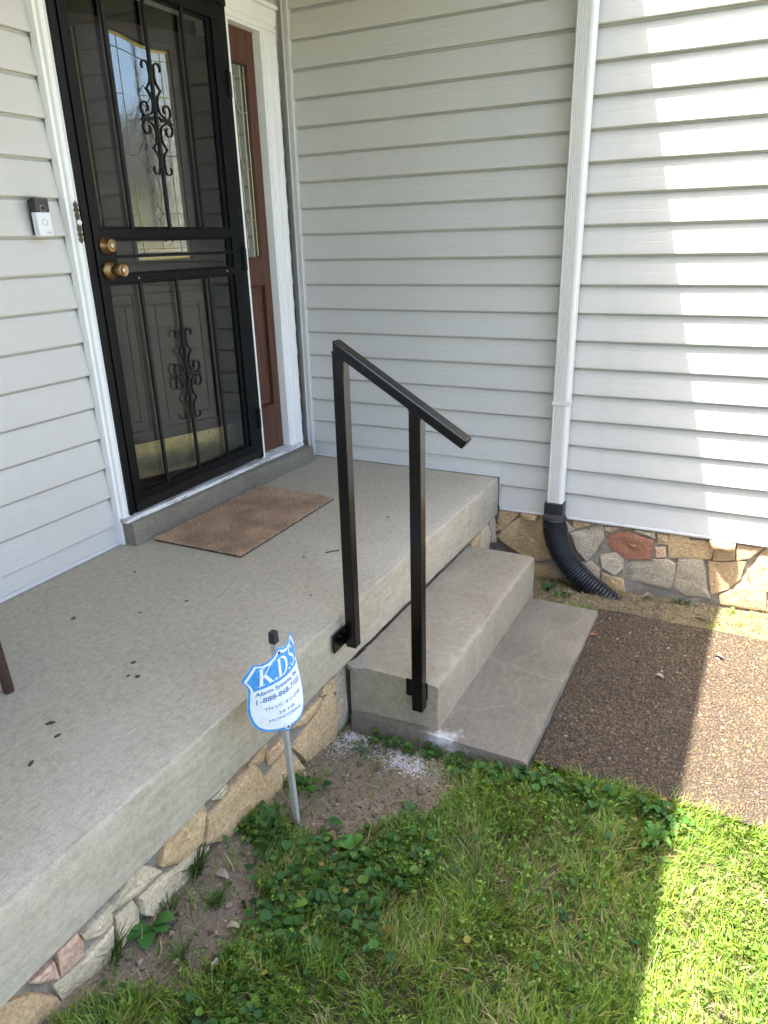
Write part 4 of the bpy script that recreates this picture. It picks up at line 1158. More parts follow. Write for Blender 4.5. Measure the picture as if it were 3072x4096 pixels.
for zc in (1.6635, .6435):
    for sg in (-1, 1):
        mb = MB()
        for pl in scroll_paths(0, 0, 0, 0):
            path = smooth_path(pl)
            mb.sweep([(.0415, -.977 + sg * (a_ + .004), zc + b_) for a_, b_ in path], [(-.0026, -.0055), (.0026, -.0055), (.0026, .0055), (-.0026, .0055)], up=(1, 0, 0))
        cy = -.977 + sg * .050
        mb.box(.034, .049, cy - .026, cy + .026, zc - .0065, zc + .0065)
        for s2 in (-1, 1):
            mb.add([(.036, cy + s2 * .026, zc - .0065), (.036, cy + s2 * .026, zc + .0065), (.047, cy + s2 * .026, zc + .0065), (.047, cy + s2 * .026, zc - .0065), (.036, cy + s2 * .039, zc - .014 * s2 * sg), (.047, cy + s2 * .039, zc - .014 * s2 * sg)],
                   [(0, 1, 4), (2, 3, 5), (1, 2, 5, 4), (3, 0, 4, 5)])
        for s2 in (-1, 1):   # pointed spikes
            mb.box(.036, .047, -.977 + sg * .036, -.977 + sg * .043, zc + s2 * .105 - .003, zc + s2 * .105 + .003)
        part('scroll', mb, 'black_dusty', sec, smooth=40, bevel=0.0008, seg=1)
# frame of the security door
mb = MB()
mb.box(.006, .040, -1.4235, -1.403, .126, 2.20); mb.box(.012, .050, -1.442, -1.4235, .126, 2.20)
mb.box(.006, .040, -.4905, -.4625, .115, 2.20); mb.box(.012, .048, -1.4235, -.463, 2.16, 2.20)
part('outer_frame', mb, 'black', sec, bevel=0.002)
for z in (.33, 1.12, 1.86):
    mb = MB(); mb.tube([(.052, -.4915, z - .05), (.052, -.4915, z + .05)], .0075, 10); mb.box(.040, .048, -.512, -.470, z - .05, z + .05)
    mb.lathe([(0, .006), (.006, .007), (.012, .003)], (.052, -.4915, z + .05), (0, 0, 1), 10)
    part('hinge', mb, 'black', sec, smooth=40)
# deadbolt and knob
mb = MB(); mb.lathe([(0, .034), (.006, .034), (.010, .031), (.030, .0235), (.034, .0225), (.0345, .019), (.033, .0185)], (.048, -1.349, 1.196), (1, 0, .0), 28)
db = part('deadbolt', mb, 'brass', sec, smooth=35)
mb = MB(); mb.lathe([(0, .0085), (.003, .0085), (.0035, .007)], (.081, -1.349, 1.196), (1, 0, 0), 18); mb.box(.0843, .0848, -1.3502, -1.3478, 1.191, 1.202)
part('keyhole', mb, 'steel', db, smooth=35)
mb = MB(); mb.lathe([(0, .036), (.005, .036), (.012, .032), (.018, .020), (.022, .0145), (.034, .0145), (.038, .019), (.044, .0255), (.056, .0275), (.068, .0265), (.076, .024), (.078, .0205), (.0775, .0195)], (.048, -1.351, 1.107), (1, 0, 0), 28)
kn = part('door_knob', mb, 'brass', sec, smooth=35)
mb = MB(); mb.lathe([(0, .009), (.0022, .009), (.003, .0075)], (.1252, -1.351, 1.107), (1, 0, 0), 18); mb.box(.1281, .1286, -1.3522, -1.3498, 1.102, 1.112)
part('keyhole', mb, 'steel', kn, smooth=35)
for y, z in ((-1.2, 1.072), (-.63, 1.074)):
    mb = MB(); mb.lathe([(0, .004), (.0012, .004), (.0022, .002)], (X1, y, z), (1, 0, 0), 10)
    part('screw', mb, 'steel', sec)

# ---------------------------------------------------------------- text helper
def text_geo(txt, size, bold=0.0):
    cu = bpy.data.curves.new('lettering', 'FONT')
    cu.body = txt; cu.size = size; cu.offset = bold; cu.resolution_u = 3; cu.align_x = 'CENTER'
    o = bpy.data.objects.new('lettering', cu)
    COL.objects.link(o)
    dg = bpy.context.evaluated_depsgraph_get()
    me = o.evaluated_get(dg).to_mesh()
    v = [(p.co.x, p.co.y) for p in me.vertices]
    f = [tuple(p.vertices) for p in me.polygons]
    o.evaluated_get(dg).to_mesh_clear()
    COL.objects.unlink(o); bpy.data.objects.remove(o); bpy.data.curves.remove(cu)
    xs = [p[0] for p in v]
    return v, f, min(xs), max(xs)

# ---------------------------------------------------------------- doorbells
bell = thing('video_doorbell', (.02, -1.60, 1.23), 'black and silver video doorbell on the siding left of the door', 'doorbell')
mb = MB(); mb.box(.001, .013, -1.627, -1.573, 1.236, 1.350)
part('mount', mb, 'bell_black', bell, bevel=.002)
mb = MB(); mb.box(.013, .0395, -1.629, -1.571, 1.3095, 1.3545)
cov = part('camera_cover', mb, 'bell_black', bell, bevel=.0035, seg=3)
mb = MB(); mb.prism([(-1.611, 1.3105), (-1.589, 1.3105), (-1.589, 1.329), (-1.593, 1.333), (-1.607, 1.333), (-1.611, 1.329)], lambda a_, b_: (.0385, a_, b_), lambda a_, b_: (.0408, a_, b_))
part('lens_surround', mb, 'bell_grey', cov, bevel=.0008)
mb = MB(); mb.lathe([(0, .0078), (.002, .0078), (.0025, .0062), (.001, .005), (.0028, .0018)], (.0405, -1.600, 1.3215), (1, 0, 0), 22)
part('lens', mb, 'bell_black', cov, smooth=40)
mb = MB(); mb.box(.013, .0405, -1.6295, -1.5705, 1.231, 1.309)
bd_ = part('body', mb, 'bell_white', bell, bevel=.004, seg=3)
mb = MB()
R0 = [(.0100 * math.cos(2 * math.pi * i / 28), .0135 * math.sin(2 * math.pi * i / 28)) for i in range(28)]
mb.sweep([(.0406, -1.600 + a_ * 1.0, 1.277 + b_ * .78) for a_, b_ in R0 + R0[:1]], [(-.0006, -.0004), (.0006, -.0004), (.0006, .0004), (-.0006, .0004)], up=(1, 0, 0), caps=False)
part('button_ring', mb, 'bell_grey', bd_)
v, f, a0, a1 = text_geo('ring', .0125)
mb = MB(); mb.add([(.04075, -1.590 + p[0], 1.2405 + p[1]) for p in v], f)
part('lettering', mb, 'bell_grey', bd_)

ob = thing('door_chime_button', (.038, -1.456, 1.28), 'white push button on a scalloped bronze plate on the casing', 'doorbell')
mb = MB()
hp = [(0, .0735), (.004, .068), (.010, .062), (.011, .057), (.007, .052), (.009, .047), (.012, .043), (.011, .037), (.006, .034), (.010, .028), (.0105, .022), (.0085, .014), (.0085, -.014), (.0105, -.022), (.010, -.028), (.006, -.034), (.011, -.037), (.012, -.043), (.009, -.047), (.007, -.052), (.011, -.057), (.010, -.062), (.004, -.068), (0, -.0735)]
poly = hp + [(-a_, b_) for a_, b_ in hp[-2:0:-1]]
mb.prism(poly[::-1], lambda a_, b_: (.0385, -1.4555 + a_, 1.2775 + b_), lambda a_, b_: (.0415, -1.4555 + a_, 1.2775 + b_))
part('plate', mb, 'bronze', ob, bevel=.0008, seg=1)
mb = MB(); mb.lathe([(0, .0098), (.003, .0098), (.0045, .0088), (.0046, .0072), (.0042, .0068), (.0055, .006), (.006, .002)], (.0415, -1.4535, 1.2775), (1, 0, 0), 22)
part('button', mb, 'button', ob, smooth=35)
for z in (1.328, 1.227):
    mb = MB(); mb.lathe([(0, .003), (.001, .003), (.0018, .001)], (.0415, -1.4555, z), (1, 0, 0), 10)
    part('screw', mb, 'bronze', ob)

# ---------------------------------------------------------------- doormat
mat_c = [(.108, -1.389), (.567, -1.386), (.57, -.641), (.123, -.623)]
dm = thing('doormat', (.34, -1.0, .0), 'plain brown coir doormat in front of the sill', 'doormat')
def mat_pt(u, v_):
    a_, b_, c_, d_ = mat_c
    return (a_[0] * (1 - u) * (1 - v_) + b_[0] * u * (1 - v_) + c_[0] * u * v_ + d_[0] * (1 - u) * v_, a_[1] * (1 - u) * (1 - v_) + b_[1] * u * (1 - v_) + c_[1] * u * v_ + d_[1] * (1 - u) * v_)
mb = MB()
mb.hexa([(x, y, .001) for x, y in mat_c], [(x, y, .008) for x, y in mat_c])
part('backing', mb, 'rubber', dm)
def coir():
    n = 42000
    u, v_ = RNG.uniform(-.003, 1.003, n), RNG.uniform(-.002, 1.002, n)
    a_, b_, c_, d_ = [np.array(p) for p in mat_c]
    P = (a_ * ((1 - u) * (1 - v_))[:, None] + b_ * (u * (1 - v_))[:, None] + c_ * (u * v_)[:, None] + d_ * ((1 - u) * v_)[:, None])
    h = RNG.uniform(.006, .0145, n); th = RNG.uniform(0, 2 * np.pi, n); ph = RNG.uniform(0, 2 * np.pi, n)
    le = RNG.uniform(0, .006, n)
    wd_ = .0011
    base = np.stack([P[:, 0], P[:, 1], np.full(n, .006)], -1)
    tip = base + np.stack([le * np.cos(ph), le * np.sin(ph), h], -1)
    sd = np.stack([np.cos(th), np.sin(th), np.zeros(n)], -1) * wd_
    V = np.stack([base - sd, base + sd, tip + sd * .5, tip - sd * .5], 1).reshape(-1, 3)
    F = (np.arange(n) * 4)[:, None] + np.array([0, 1, 2, 3])
    t = .55 + .5 * fbm(P[:, 1], P[:, 0], 6, 77) + RNG.uniform(-.24, .24, n)
    # old faded print: two soft worn marks
    mk = np.exp(-(((P[:, 0] - .30) / .05) ** 2 + ((P[:, 1] + 1.0) / .10) ** 2)) * .28 + np.exp(-(((P[:, 0] - .33) / .035) ** 2 + ((P[:, 1] + .78) / .06) ** 2)) * .25
    t = np.clip(t - mk * fbm(P[:, 1], P[:, 0], 30, 5), .3, 1.3)
    c = np.stack([t, t * .97, t * .95], -1)
    o = bpy.data.objects.new('coir_pile', np_mesh('coir_pile', V, F, 'coir', np.repeat(c, 4, 0), False))
    o['kind'] = 'stuff'
    link(o, dm)
coir()
mb = MB(); mb.hexa([(x, y, .008) for x, y in mat_c], [(x * .999 + .0004, y, .0115) for x, y in mat_c])
mm = mb.mesh('coir_base', ['coir'])
at = mm.color_attributes.new('tint', 'FLOAT_COLOR', 'POINT')
for d_ in at.data: d_.color = (.6, .58, .56, 1)
o = bpy.data.objects.new('coir_base', mm); link(o, dm)

# ---------------------------------------------------------------- handrail
hr = thing('handrail', (1.33, -1.626, -.3), 'black square steel handrail with two posts beside the steps', 'handrail')
YA, YB = -1.646, -1.608
def railz(x): return .919 - .6226 * (x - 1.202)
def post(x0, x1, z0):
    mb = MB()
    mb.hexa([(x0, YA, z0), (x1, YA, z0), (x1, YB, z0), (x0, YB, z0)], [(x0, YA, railz(x0) - .036), (x1, YA, railz(x1) - .036), (x1, YB, railz(x1) - .036), (x0, YB, railz(x0) - .036)])
    part('post', mb, 'rail', hr, bevel=.003, seg=3)
post(1.193, 1.231, -.112); post(1.4385, 1.4765, -.300)
mb = MB()
xa, xb = 1.199, 1.619
nx, nz = .5285, .849
mb.hexa([(xa, YA - .004, railz(xa) - .036), (xb - .017, YA - .004, railz(xb) - .0245), (xb - .017, YB + .004, railz(xb) - .0245), (xa, YB + .004, railz(xa) - .036)],
        [(xa, YA - .004, railz(xa)), (xb, YA - .004, railz(xb)), (xb, YB + .004, railz(xb)), (xa, YB + .004, railz(xa))])
part('rail', mb, 'rail', hr, bevel=.0035, seg=3)
mb = MB()
mb.hexa([(xb - .016, YA - .003, railz(xb) - .0235), (xb - .014, YA - .003, railz(xb) - .0225), (xb - .014, YB + .003, railz(xb) - .0225), (xb - .016, YB + .003, railz(xb) - .0235)],
        [(xb + .0005, YA - .003, railz(xb) - .0015), (xb + .003, YA - .003, railz(xb) - .0005), (xb + .003, YB + .003, railz(xb) - .0005), (xb + .0005, YB + .003, railz(xb) - .0015)])
part('end_cap', mb, 'rail', hr, bevel=.0008)
mb = MB(); mb.box(1.176, 1.183, -1.706, -1.612, -.109, -.042); mb.box(1.183, 1.1935, -1.650, -1.610, -.100, -.05)
pl1 = part('mounting_plate', mb, 'rail', hr, bevel=.001)
for y, z in ((-1.672, -.058), (-1.664, -.093)):
    mb = MB(); mb.lathe([(0, .009), (.002, .009), (.0022, .0065), (.008, .006), (.009, .003)], (1.183, y, z), (1, 0, 0), 8)
    part('bolt', mb, 'rail', pl1, smooth=35)
mb = MB(); mb.box(1.400, 1.478, -1.607, -1.600, -.272, -.208)
pl2 = part('mounting_plate', mb, 'rail', hr, bevel=.001)
for x, z in ((1.424, -.222), (1.424, -.258)):
    mb = MB(); mb.lathe([(0, .009), (.002, .009), (.0022, .0065), (.008, .006), (.009, .003)], (x, -1.607, z), (0, -1, 0), 8)
    part('bolt', mb, 'rail', pl2, smooth=35)

def weld(pts, name_parent):
    q = random.Random(len(pts) + int(pts[0][2] * 1e4))
    P_ = []
    for (a_, b_) in zip(pts, pts[1:]):
        for k in range(7):
            t = k / 7
            P_.append(tuple(a_[j] + (b_[j] - a_[j]) * t + q.uniform(-.0006, .0006) for j in range(3)))
    mb = MB(); mb.tube(P_, .003, 6, radii=[q.uniform(.65, 1.25) for _ in P_])
    part('weld_bead', mb, 'rail', name_parent, smooth=60)
weld([(1.1835, -1.652, -.102), (1.1835, -1.652, -.048), (1.1835, -1.608, -.048)], pl1)
weld([(1.4385, -1.6075, -.268), (1.4385, -1.6075, -.212), (1.4385, -1.6075, -.209)], pl2)
weld([(1.193, -1.6465, railz(1.193) - .0365), (1.231, -1.6465, railz(1.231) - .0365), (1.2315, -1.610, railz(1.231) - .0365)], hr)
weld([(1.4385, -1.6465, railz(1.4385) - .0365), (1.4765, -1.6465, railz(1.4765) - .0365), (1.477, -1.610, railz(1.4765) - .0365)], hr)

# ---------------------------------------------------------------- alarm company yard sign
sg_ = thing('yard_sign', (1.295, -2.125, -.46), 'blue and white shield alarm sign on a leaning metal stake', 'sign')
SP = (1.301, -2.173, .196, .043, 6.657, .076, -.025, -11.937, -2.058)
def sg3(w_, h, off=0.0):
    cx, cy, cz, phi, kap, roll, pit, k1, tw = SP
    w2, h2 = w_ * math.cos(roll) - h * math.sin(roll), w_ * math.sin(roll) + h * math.cos(roll)
    out = -(kap + k1 * h) * w_ * w_ / 2 + tw * w_ * h + off
    r = Vector((math.sin(phi), math.cos(phi), 0)); n_ = Vector((math.cos(phi), -math.sin(phi), 0)); up = Vector((0, 0, 1))
    u2 = up * math.cos(pit) - n_ * math.sin(pit); n2 = n_ * math.cos(pit) + up * math.sin(pit)
    return Vector((cx, cy, cz)) + r * w2 + u2 * h2 + n2 * out
def interp(tbl, x):
    for (x0, y0), (x1, y1) in zip(tbl, tbl[1:]):
        if x <= x1: return y0 + (y1 - y0) * (x - x0) / (x1 - x0)
    return tbl[-1][1]
TOPT = [(0, .015), (.010, .009), (.022, .001), (.040, -.004), (.060, -.003), (.082, .008), (.090, -.008), (.104, -.036)]
BOTT = [(0, -.266), (.004, -.263), (.010, -.253), (.028, -.250), (.045, -.245), (.058, -.236), (.068, -.222), (.078, -.196), (.084, -.165), (.0865, -.130), (.0868, -.078), (.092, -.058), (.104, -.038)]
def shield(sc, off, m, clip=None, thick=None):
    ws = sorted(set([s_ * t * sc for s_ in (-1, 1) for t in [0, .004, .010, .016, .022, .030, .040, .050, .060, .068, .075, .082, .0845, .0865, .0868, .090, .096, .1035]]))
    mb = MB(); nr = 18; vs = []
    cc = -.122 * (1 - sc)
    for w_ in ws:
        t = interp(TOPT, abs(w_) / sc) * sc + cc; b = interp(BOTT, abs(w_) / sc) * sc + cc
        if clip is not None: b = max(b, clip); t = max(t, b + .0005)
        for i in range(nr + 1):
            vs.append(sg3(w_, b + (t - b) * i / nr, off))
    fs = [(i * (nr + 1) + j, (i + 1) * (nr + 1) + j, (i + 1) * (nr + 1) + j + 1, i * (nr + 1) + j + 1) for i in range(len(ws) - 1) for j in range(nr)]
    mb.add(vs, fs, m)
    return mb
mb = shield(1.0, 0, 0)
b2 = shield(1.0, -.0016, 1); mb.add(b2.v, [f_[::-1] for f_ in b2.f], 1)
pan = part('shield_panel', mb, ['sign_blue', 'sign_white'], sg_, smooth=60)
part('white_field', shield(.945, .0005, 0), 'sign_white', pan, smooth=60)
part('blue_field', shield(.885, .0009, 0, clip=-.086), 'sign_blue', pan, smooth=60)
def sign_text(txt, w0, w1, h, height, mat, bold=0.0, name='lettering'):
    v, f, a0, a1 = text_geo(txt, height / .72, bold)
    sx = (w1 - w0) / (a1 - a0)
    mb = MB(); mb.add([sg3(w0 + (p[0] - a0) * sx, h + p[1], .0014) for p in v], f)
    return part(name, mb, mat, pan)
sign_text('Alarm Systems, Inc.', -.073, .066, -.108, .0145, 'sign_ink', .0002)
sign_text('1-888-868-7103', -.070, .067, -.136, .0180, 'sign_ink', .0002)
sign_text('TN LIC. # C-0720', -.052, .060, -.168, .0110, 'sign_ink', 0)
sign_text('24 HR.', -.020, .034, -.194, .0100, 'sign_ink', 0)
sign_text('MONITORING', -.043, .052, -.212, .0100, 'sign_ink', 0)
# serif initials drawn as thick and thin strokes
mb = MB(); lay_ = [0]
def stroke(pts, widths):
    lay_[0] += 1
    n = len(pts); vs = []
    for i, (a_, b_) in enumerate(pts):
        p, q = pts[max(0, i - 1)], pts[min(n - 1, i + 1)]
        tx, ty = q[0] - p[0], q[1] - p[1]; L_ = math.hypot(tx, ty) or 1
        nx_, ny_ = -ty / L_, tx / L_
        wd_ = widths[i] if hasattr(widths, '__len__') else widths
        vs += [sg3(a_ + nx_ * wd_ / 2, b_ + ny_ * wd_ / 2, .0014 + lay_[0] * .00004), sg3(a_ - nx_ * wd_ / 2, b_ - ny_ * wd_ / 2, .0014 + lay_[0] * .00004)]
    mb.add(vs, [(2 * i, 2 * i + 1, 2 * i + 3, 2 * i + 2) for i in range(n - 1)])
def bar_(a0, a1, b0, b1, wd_, n=5): stroke([(a0 + (a1 - a0) * i / n, b0 + (b1 - b0) * i / n) for i in range(n + 1)], wd_)
hb, ht = -.074, -.018
bar_(-.059, -.059, hb, ht, .0085); bar_(-.067, -.050, hb, hb, .0025); bar_(-.067, -.050, ht, ht, .0025)
bar_(-.056, -.034, -.050, ht, .0035); bar_(-.040, -.027, ht, ht, .0025); bar_(-.051, -.032, -.043, hb, .0085); bar_(-.040, -.023, hb, hb, .0025)
bar_(-.004, -.004, hb, ht, .0085); bar_(-.012, .004, hb, hb, .0025); bar_(-.012, .004, ht, ht, .0025)
cx_, cz_ = .003, (hb + ht) / 2
stroke([(cx_ + .021 * math.cos(t), cz_ + .0275 * math.sin(t)) for t in [math.pi / 2 - math.pi * i / 16 for i in range(17)]], [.003 + .0065 * math.sin(math.pi * i / 16) for i in range(17)])
S_ = [(.064, -.030), (.061, -.021), (.054, -.018), (.047, -.021), (.044, -.029), (.047, -.037), (.054, -.044), (.061, -.051), (.064, -.060), (.061, -.069), (.053, -.074), (.046, -.071), (.043, -.061)]
S_ = smooth_path(S_[:10])[:-1] + smooth_path(S_[9:])
stroke(S_, [.003 + .0045 * math.sin(math.pi * i / (len(S_) - 1)) ** 2 for i in range(len(S_))])
for a_ in (-.018, .033, .074):
    lay_[0] += 1
    mb.add([sg3(a_ + .0038 * math.cos(i * math.pi / 6), hb + .002 + .0038 * math.sin(i * math.pi / 6), .0016) for i in range(12)], [tuple(range(12))])
part('initials', mb, 'sign_white', pan)
# stake
Ka, Kb = sg3(0, 0, -.0105), sg3(0, -.249, -.0105)
Kd = (Ka - Kb) / (Ka - Kb).length
B0, B1 = Kb - Kd * .46, Ka + Kd * .040
mb = MB()
t_ = (B1 - B0)
hw = .0075
mb.hexa([B0 + Vector((-hw, -hw, 0)), B0 + Vector((hw, -hw, 0)), B0 + Vector((hw, hw, 0)), B0 + Vector((-hw, hw, 0))], [B1 + Vector((-hw, -hw, 0)), B1 + Vector((hw, -hw, 0)), B1 + Vector((hw, hw, 0)), B1 + Vector((-hw, hw, 0))])
part('stake', mb, 'stake', sg_, bevel=.001)
mb = MB(); c0 = B1 - Vector((0, 0, .012))
mb.hexa([c0 + Vector((-.0105, -.0105, 0)), c0 + Vector((.0105, -.0105, 0)), c0 + Vector((.0105, .0105, 0)), c0 + Vector((-.0105, .0105, 0))], [c0 + Vector((-.0095, -.0105, .034)), c0 + Vector((.0095, -.0105, .034)), c0 + Vector((.0095, .0095, .034)), c0 + Vector((-.0095, .0095, .034))])
part('stake_cap', mb, 'rubber', sg_, bevel=.003, seg=3)
for h in (0.0, -.249):
    mb = MB(); mb.lathe([(0, .0042), (.0015, .0042), (.003, .002)], sg3(0, h, .0012), (1, -.04, 0), 10)
    part('screw', mb, 'bronze', sg_)

# ---------------------------------------------------------------- downspout and drain
dsp = thing('downspout', (1.525, -.04, -.09), 'off-white fluted downspout on the side wall', 'downspout')
prof = []
xL, xR, yF, yB = 1.486, 1.566, -.066, -.013
prof += [(xL, yB), (xL, yF + .005), (xL + .005, yF)]
x = xL + .010
for i in range(6):
    prof += [(x, yF), (x + .0018, yF + .0045), (x + .0042, yF + .0045), (x + .006, yF)]
    x += .0082
prof += [(xR - .012, yF), (xR - .004, yF + .004), (xR, yF + .012), (xR, yB)]
mb = MB()
mb.prism(prof, lambda a_, b_: (a_, b_, -.088), lambda a_, b_: (a_, b_, 2.50))
part('pipe', mb, 'down', dsp, smooth=40)
mb = MB()
mb.box(xL - .0015, xR + .0015, yF - .0025, yF - .001, .425, .444); mb.box(xL - .0025, xL - .001, yF - .002, -.0, .425, .444); mb.box(xR + .001, xR + .0025, yF - .002, 0, .425, .444)
st_ = part('strap', mb, 'down', dsp, bevel=.0008)
mb = MB(); mb.lathe([(0, .0035), (.001, .0035), (.002, .0015)], (xR - .035, yF - .0025, .4345), (0, -1, 0), 10)
part('screw', mb, 'steel', st_)
mb = MB()
mb.tube([(1.525, -.045, 2.46), (1.525, -.05, 2.50), (1.52, -.12, 2.515), (1.52, -.16, 2.52)], .034, 12)
part('outlet_elbow', mb, 'down', dsp, smooth=40)

dr = thing('drain_hose', (1.53, -.05, -.45), 'black corrugated drain hose from the downspout into the soil', 'drain pipe')
mb = MB()
mb.box(1.478, 1.574, -.078, -.010, -.137, -.079)
mb.lathe([(0, .056), (.004, .064), (.012, .064), (.016, .056)], (1.53, -.052, -.172), (0, 0, 1), 20)
mb.hexa([(1.482, -.098, -.165), (1.578, -.098, -.165), (1.578, -.010, -.165), (1.482, -.010, -.165)], [(1.479, -.077, -.137), (1.573, -.077, -.137), (1.573, -.011, -.137), (1.479, -.011, -.137)])
part('adapter', mb, 'hose', dr, bevel=.003)
def bez(P, n):
    out = []
    m_ = len(P) - 1
    for i in range(n + 1):
        t = i / n
        q = [Vector(p) for p in P]
        while len(q) > 1: q = [q[j].lerp(q[j + 1], t) for j in range(len(q) - 1)]
        out.append(q[0])
    return out
path = bez([(1.53, -.056, -.165), (1.530, -.060, -.26), (1.555, -.066, -.385), (1.69, -.09, -.475), (1.80, -.12, -.505), (1.96, -.15, -.60)], 252)
rad = [1.0 if (i % 6) in (0, 1, 2) else (.90 if (i % 6) in (3, 5) else .855) for i in range(len(path))]
mb = MB(); mb.tube(path, .0585, 20, radii=rad)
part('corrugated_hose', mb, 'hose', dr, smooth=60)

# ---------------------------------------------------------------- wicker porch chair (one front leg shows at the left edge)
ch = thing('porch_chair', (.26, -2.66, 0), 'dark brown wicker chair leg standing on the slab at the left edge', 'chair')
def wleg(x, y, dx, dy):
    mb = MB()
    n = 60
    pth = [(x + dx * i / n, y + dy * i / n, .002 + .42 * i / n) for i in range(n + 1)]
    mb.tube(pth, .0165, 12, radii=[(1.0 + .07 * (i % 2)) * (.86 + .22 * i / n) for i in range(n + 1)])
    part('leg', mb, 'wicker', ch, smooth=30)
wleg(.515, -2.412, -.015, .018 - .03); wleg(.515, -2.92, -.015, .02); wleg(.07, -2.412, .015, -.012); wleg(.07, -2.92, .015, .02)
mb = MB(); mb.box(.04, .53, -2.93, -2.40, .40, .44)
part('seat', mb, 'wicker', ch, bevel=.01)
mb = MB(); mb.box(.08, .51, -2.91, -2.42, .44, .50)
part('cushion', mb, 'cushion', ch, bevel=.02, seg=3)
mb = MB(); mb.hexa([(.04, -2.92, .44), (.08, -2.92, .44), (.08, -2.41, .44), (.04, -2.41, .44)], [(.02, -2.92, .86), (.05, -2.92, .86), (.05, -2.41, .86), (.02, -2.41, .86)])
part('back', mb, 'wicker', ch, bevel=.01)

# ---------------------------------------------------------------- scraps on the slab
def scrap(x, y, z, r, seed, mat='dark_scrap', name='leaf_scrap', label='small dark leaf scrap stuck to the porch slab', cat='leaf scrap', group='dark leaf scraps on the porch slab'):
    q = random.Random(seed)
    n = 8
    mb = MB(); an = q.uniform(0, 6.28); el = q.uniform(.45, .8)
    vs = []
    for i in range(n):
        t = 2 * math.pi * i / n; rr = r * q.uniform(.75, 1.15)
        a_, b_ = rr * math.cos(t), rr * el * math.sin(t)
        rr *= .85
        vs.append((x + a_ * math.cos(an) - b_ * math.sin(an), y + a_ * math.sin(an) + b_ * math.cos(an), z + .0012 + q.uniform(0, .0012)))
    vs.append((x, y, z + .003))
    mb.add(vs + [(p[0], p[1], z + .0004) for p in vs[:n]], [(i, (i + 1) % n, n) for i in range(n)] + [(i, n + 1 + i, n + 1 + (i + 1) % n, (i + 1) % n) for i in range(n)])
    return solo(name, mb, mat, label, cat, group)
SCR = [(.337, -2.026, .011), (.733, -2.148, .009), (.80, -2.20, .009), (.772, -2.208, .007), (.807, -2.492, .011), (.745, -2.463, .012), (.662, -2.656, .013), (.835, -2.597, .013), (.932, -2.808, .009), (.975, -2.793, .009), (.613, -1.767, .008), (.80, -1.28, .007), (.26, -1.66, .006), (1.0, -1.55, .006), (.52, -1.9, .006), (.92, -.75, .008)]

# ---------------------------------------------------------------- vegetation
def in_poly(x, y, poly):
    x = np.asarray(x); y = np.asarray(y)
    r = np.zeros(x.shape, bool)
    n = len(poly)
    for i in range(n):
        x0, y0 = poly[i]; x1, y1 = poly[(i + 1) % n]
        c = ((y0 > y) != (y1 > y)) & (x < (x1 - x0) * (y - y0) / ((y1 - y0) or 1e-9) + x0)
        r ^= c
    return r
SOIL = [[(1.14, -1.6), (1.66, -1.64), (1.62, -1.88), (1.46, -2.07), (1.36, -2.14), (1.15, -2.16)],
        [(1.1, -2.28), (1.27, -2.30), (1.36, -2.42), (1.33, -2.62), (1.24, -2.78), (1.10, -2.95)]]
def solid(x, y):
    """where nothing may grow"""
    return (x < 1.205 + .0243 * y) | ((x > 1.16) & (x < 1.84) & (y > -1.635) & (y < -.45)) | ((x > 1.83) & (y > -1.562 + .02 * (fbm(x, y, 9, 301, 2) - .5)) & (y < -.382 + .05 * (fbm(x, y, 8, 302, 2) - .5))) | (y > -.01)
def grass_density(x, y):
    d = .12 + 1.4 * fbm(x, y, 4.5, 13)
    d = d * (.55 + .9 * (fbm(x, y, 17, 29, 2)))
    for pl in SOIL:
        d = np.where(in_poly(x + (fbm(x, y, 12, 4) - .5) * .14, y + (fbm(x, y, 12, 8) - .5) * .14, pl), d * .045, d)
    # thin trodden track through the lawn
    tr = np.exp(-((x - (1.95 + .12 * np.sin(y * 5))) / .07) ** 2) * (y > -2.15)
    d = d * (1 - .6 * tr)
    d = np.where((x > 1.8) & (y > -1.66) & (y < -1.5), np.maximum(d, .75), d)
    d = np.where(y > -.4, np.where(x > 2.3, .5, .16), d)
    return np.clip(d, 0, 1)

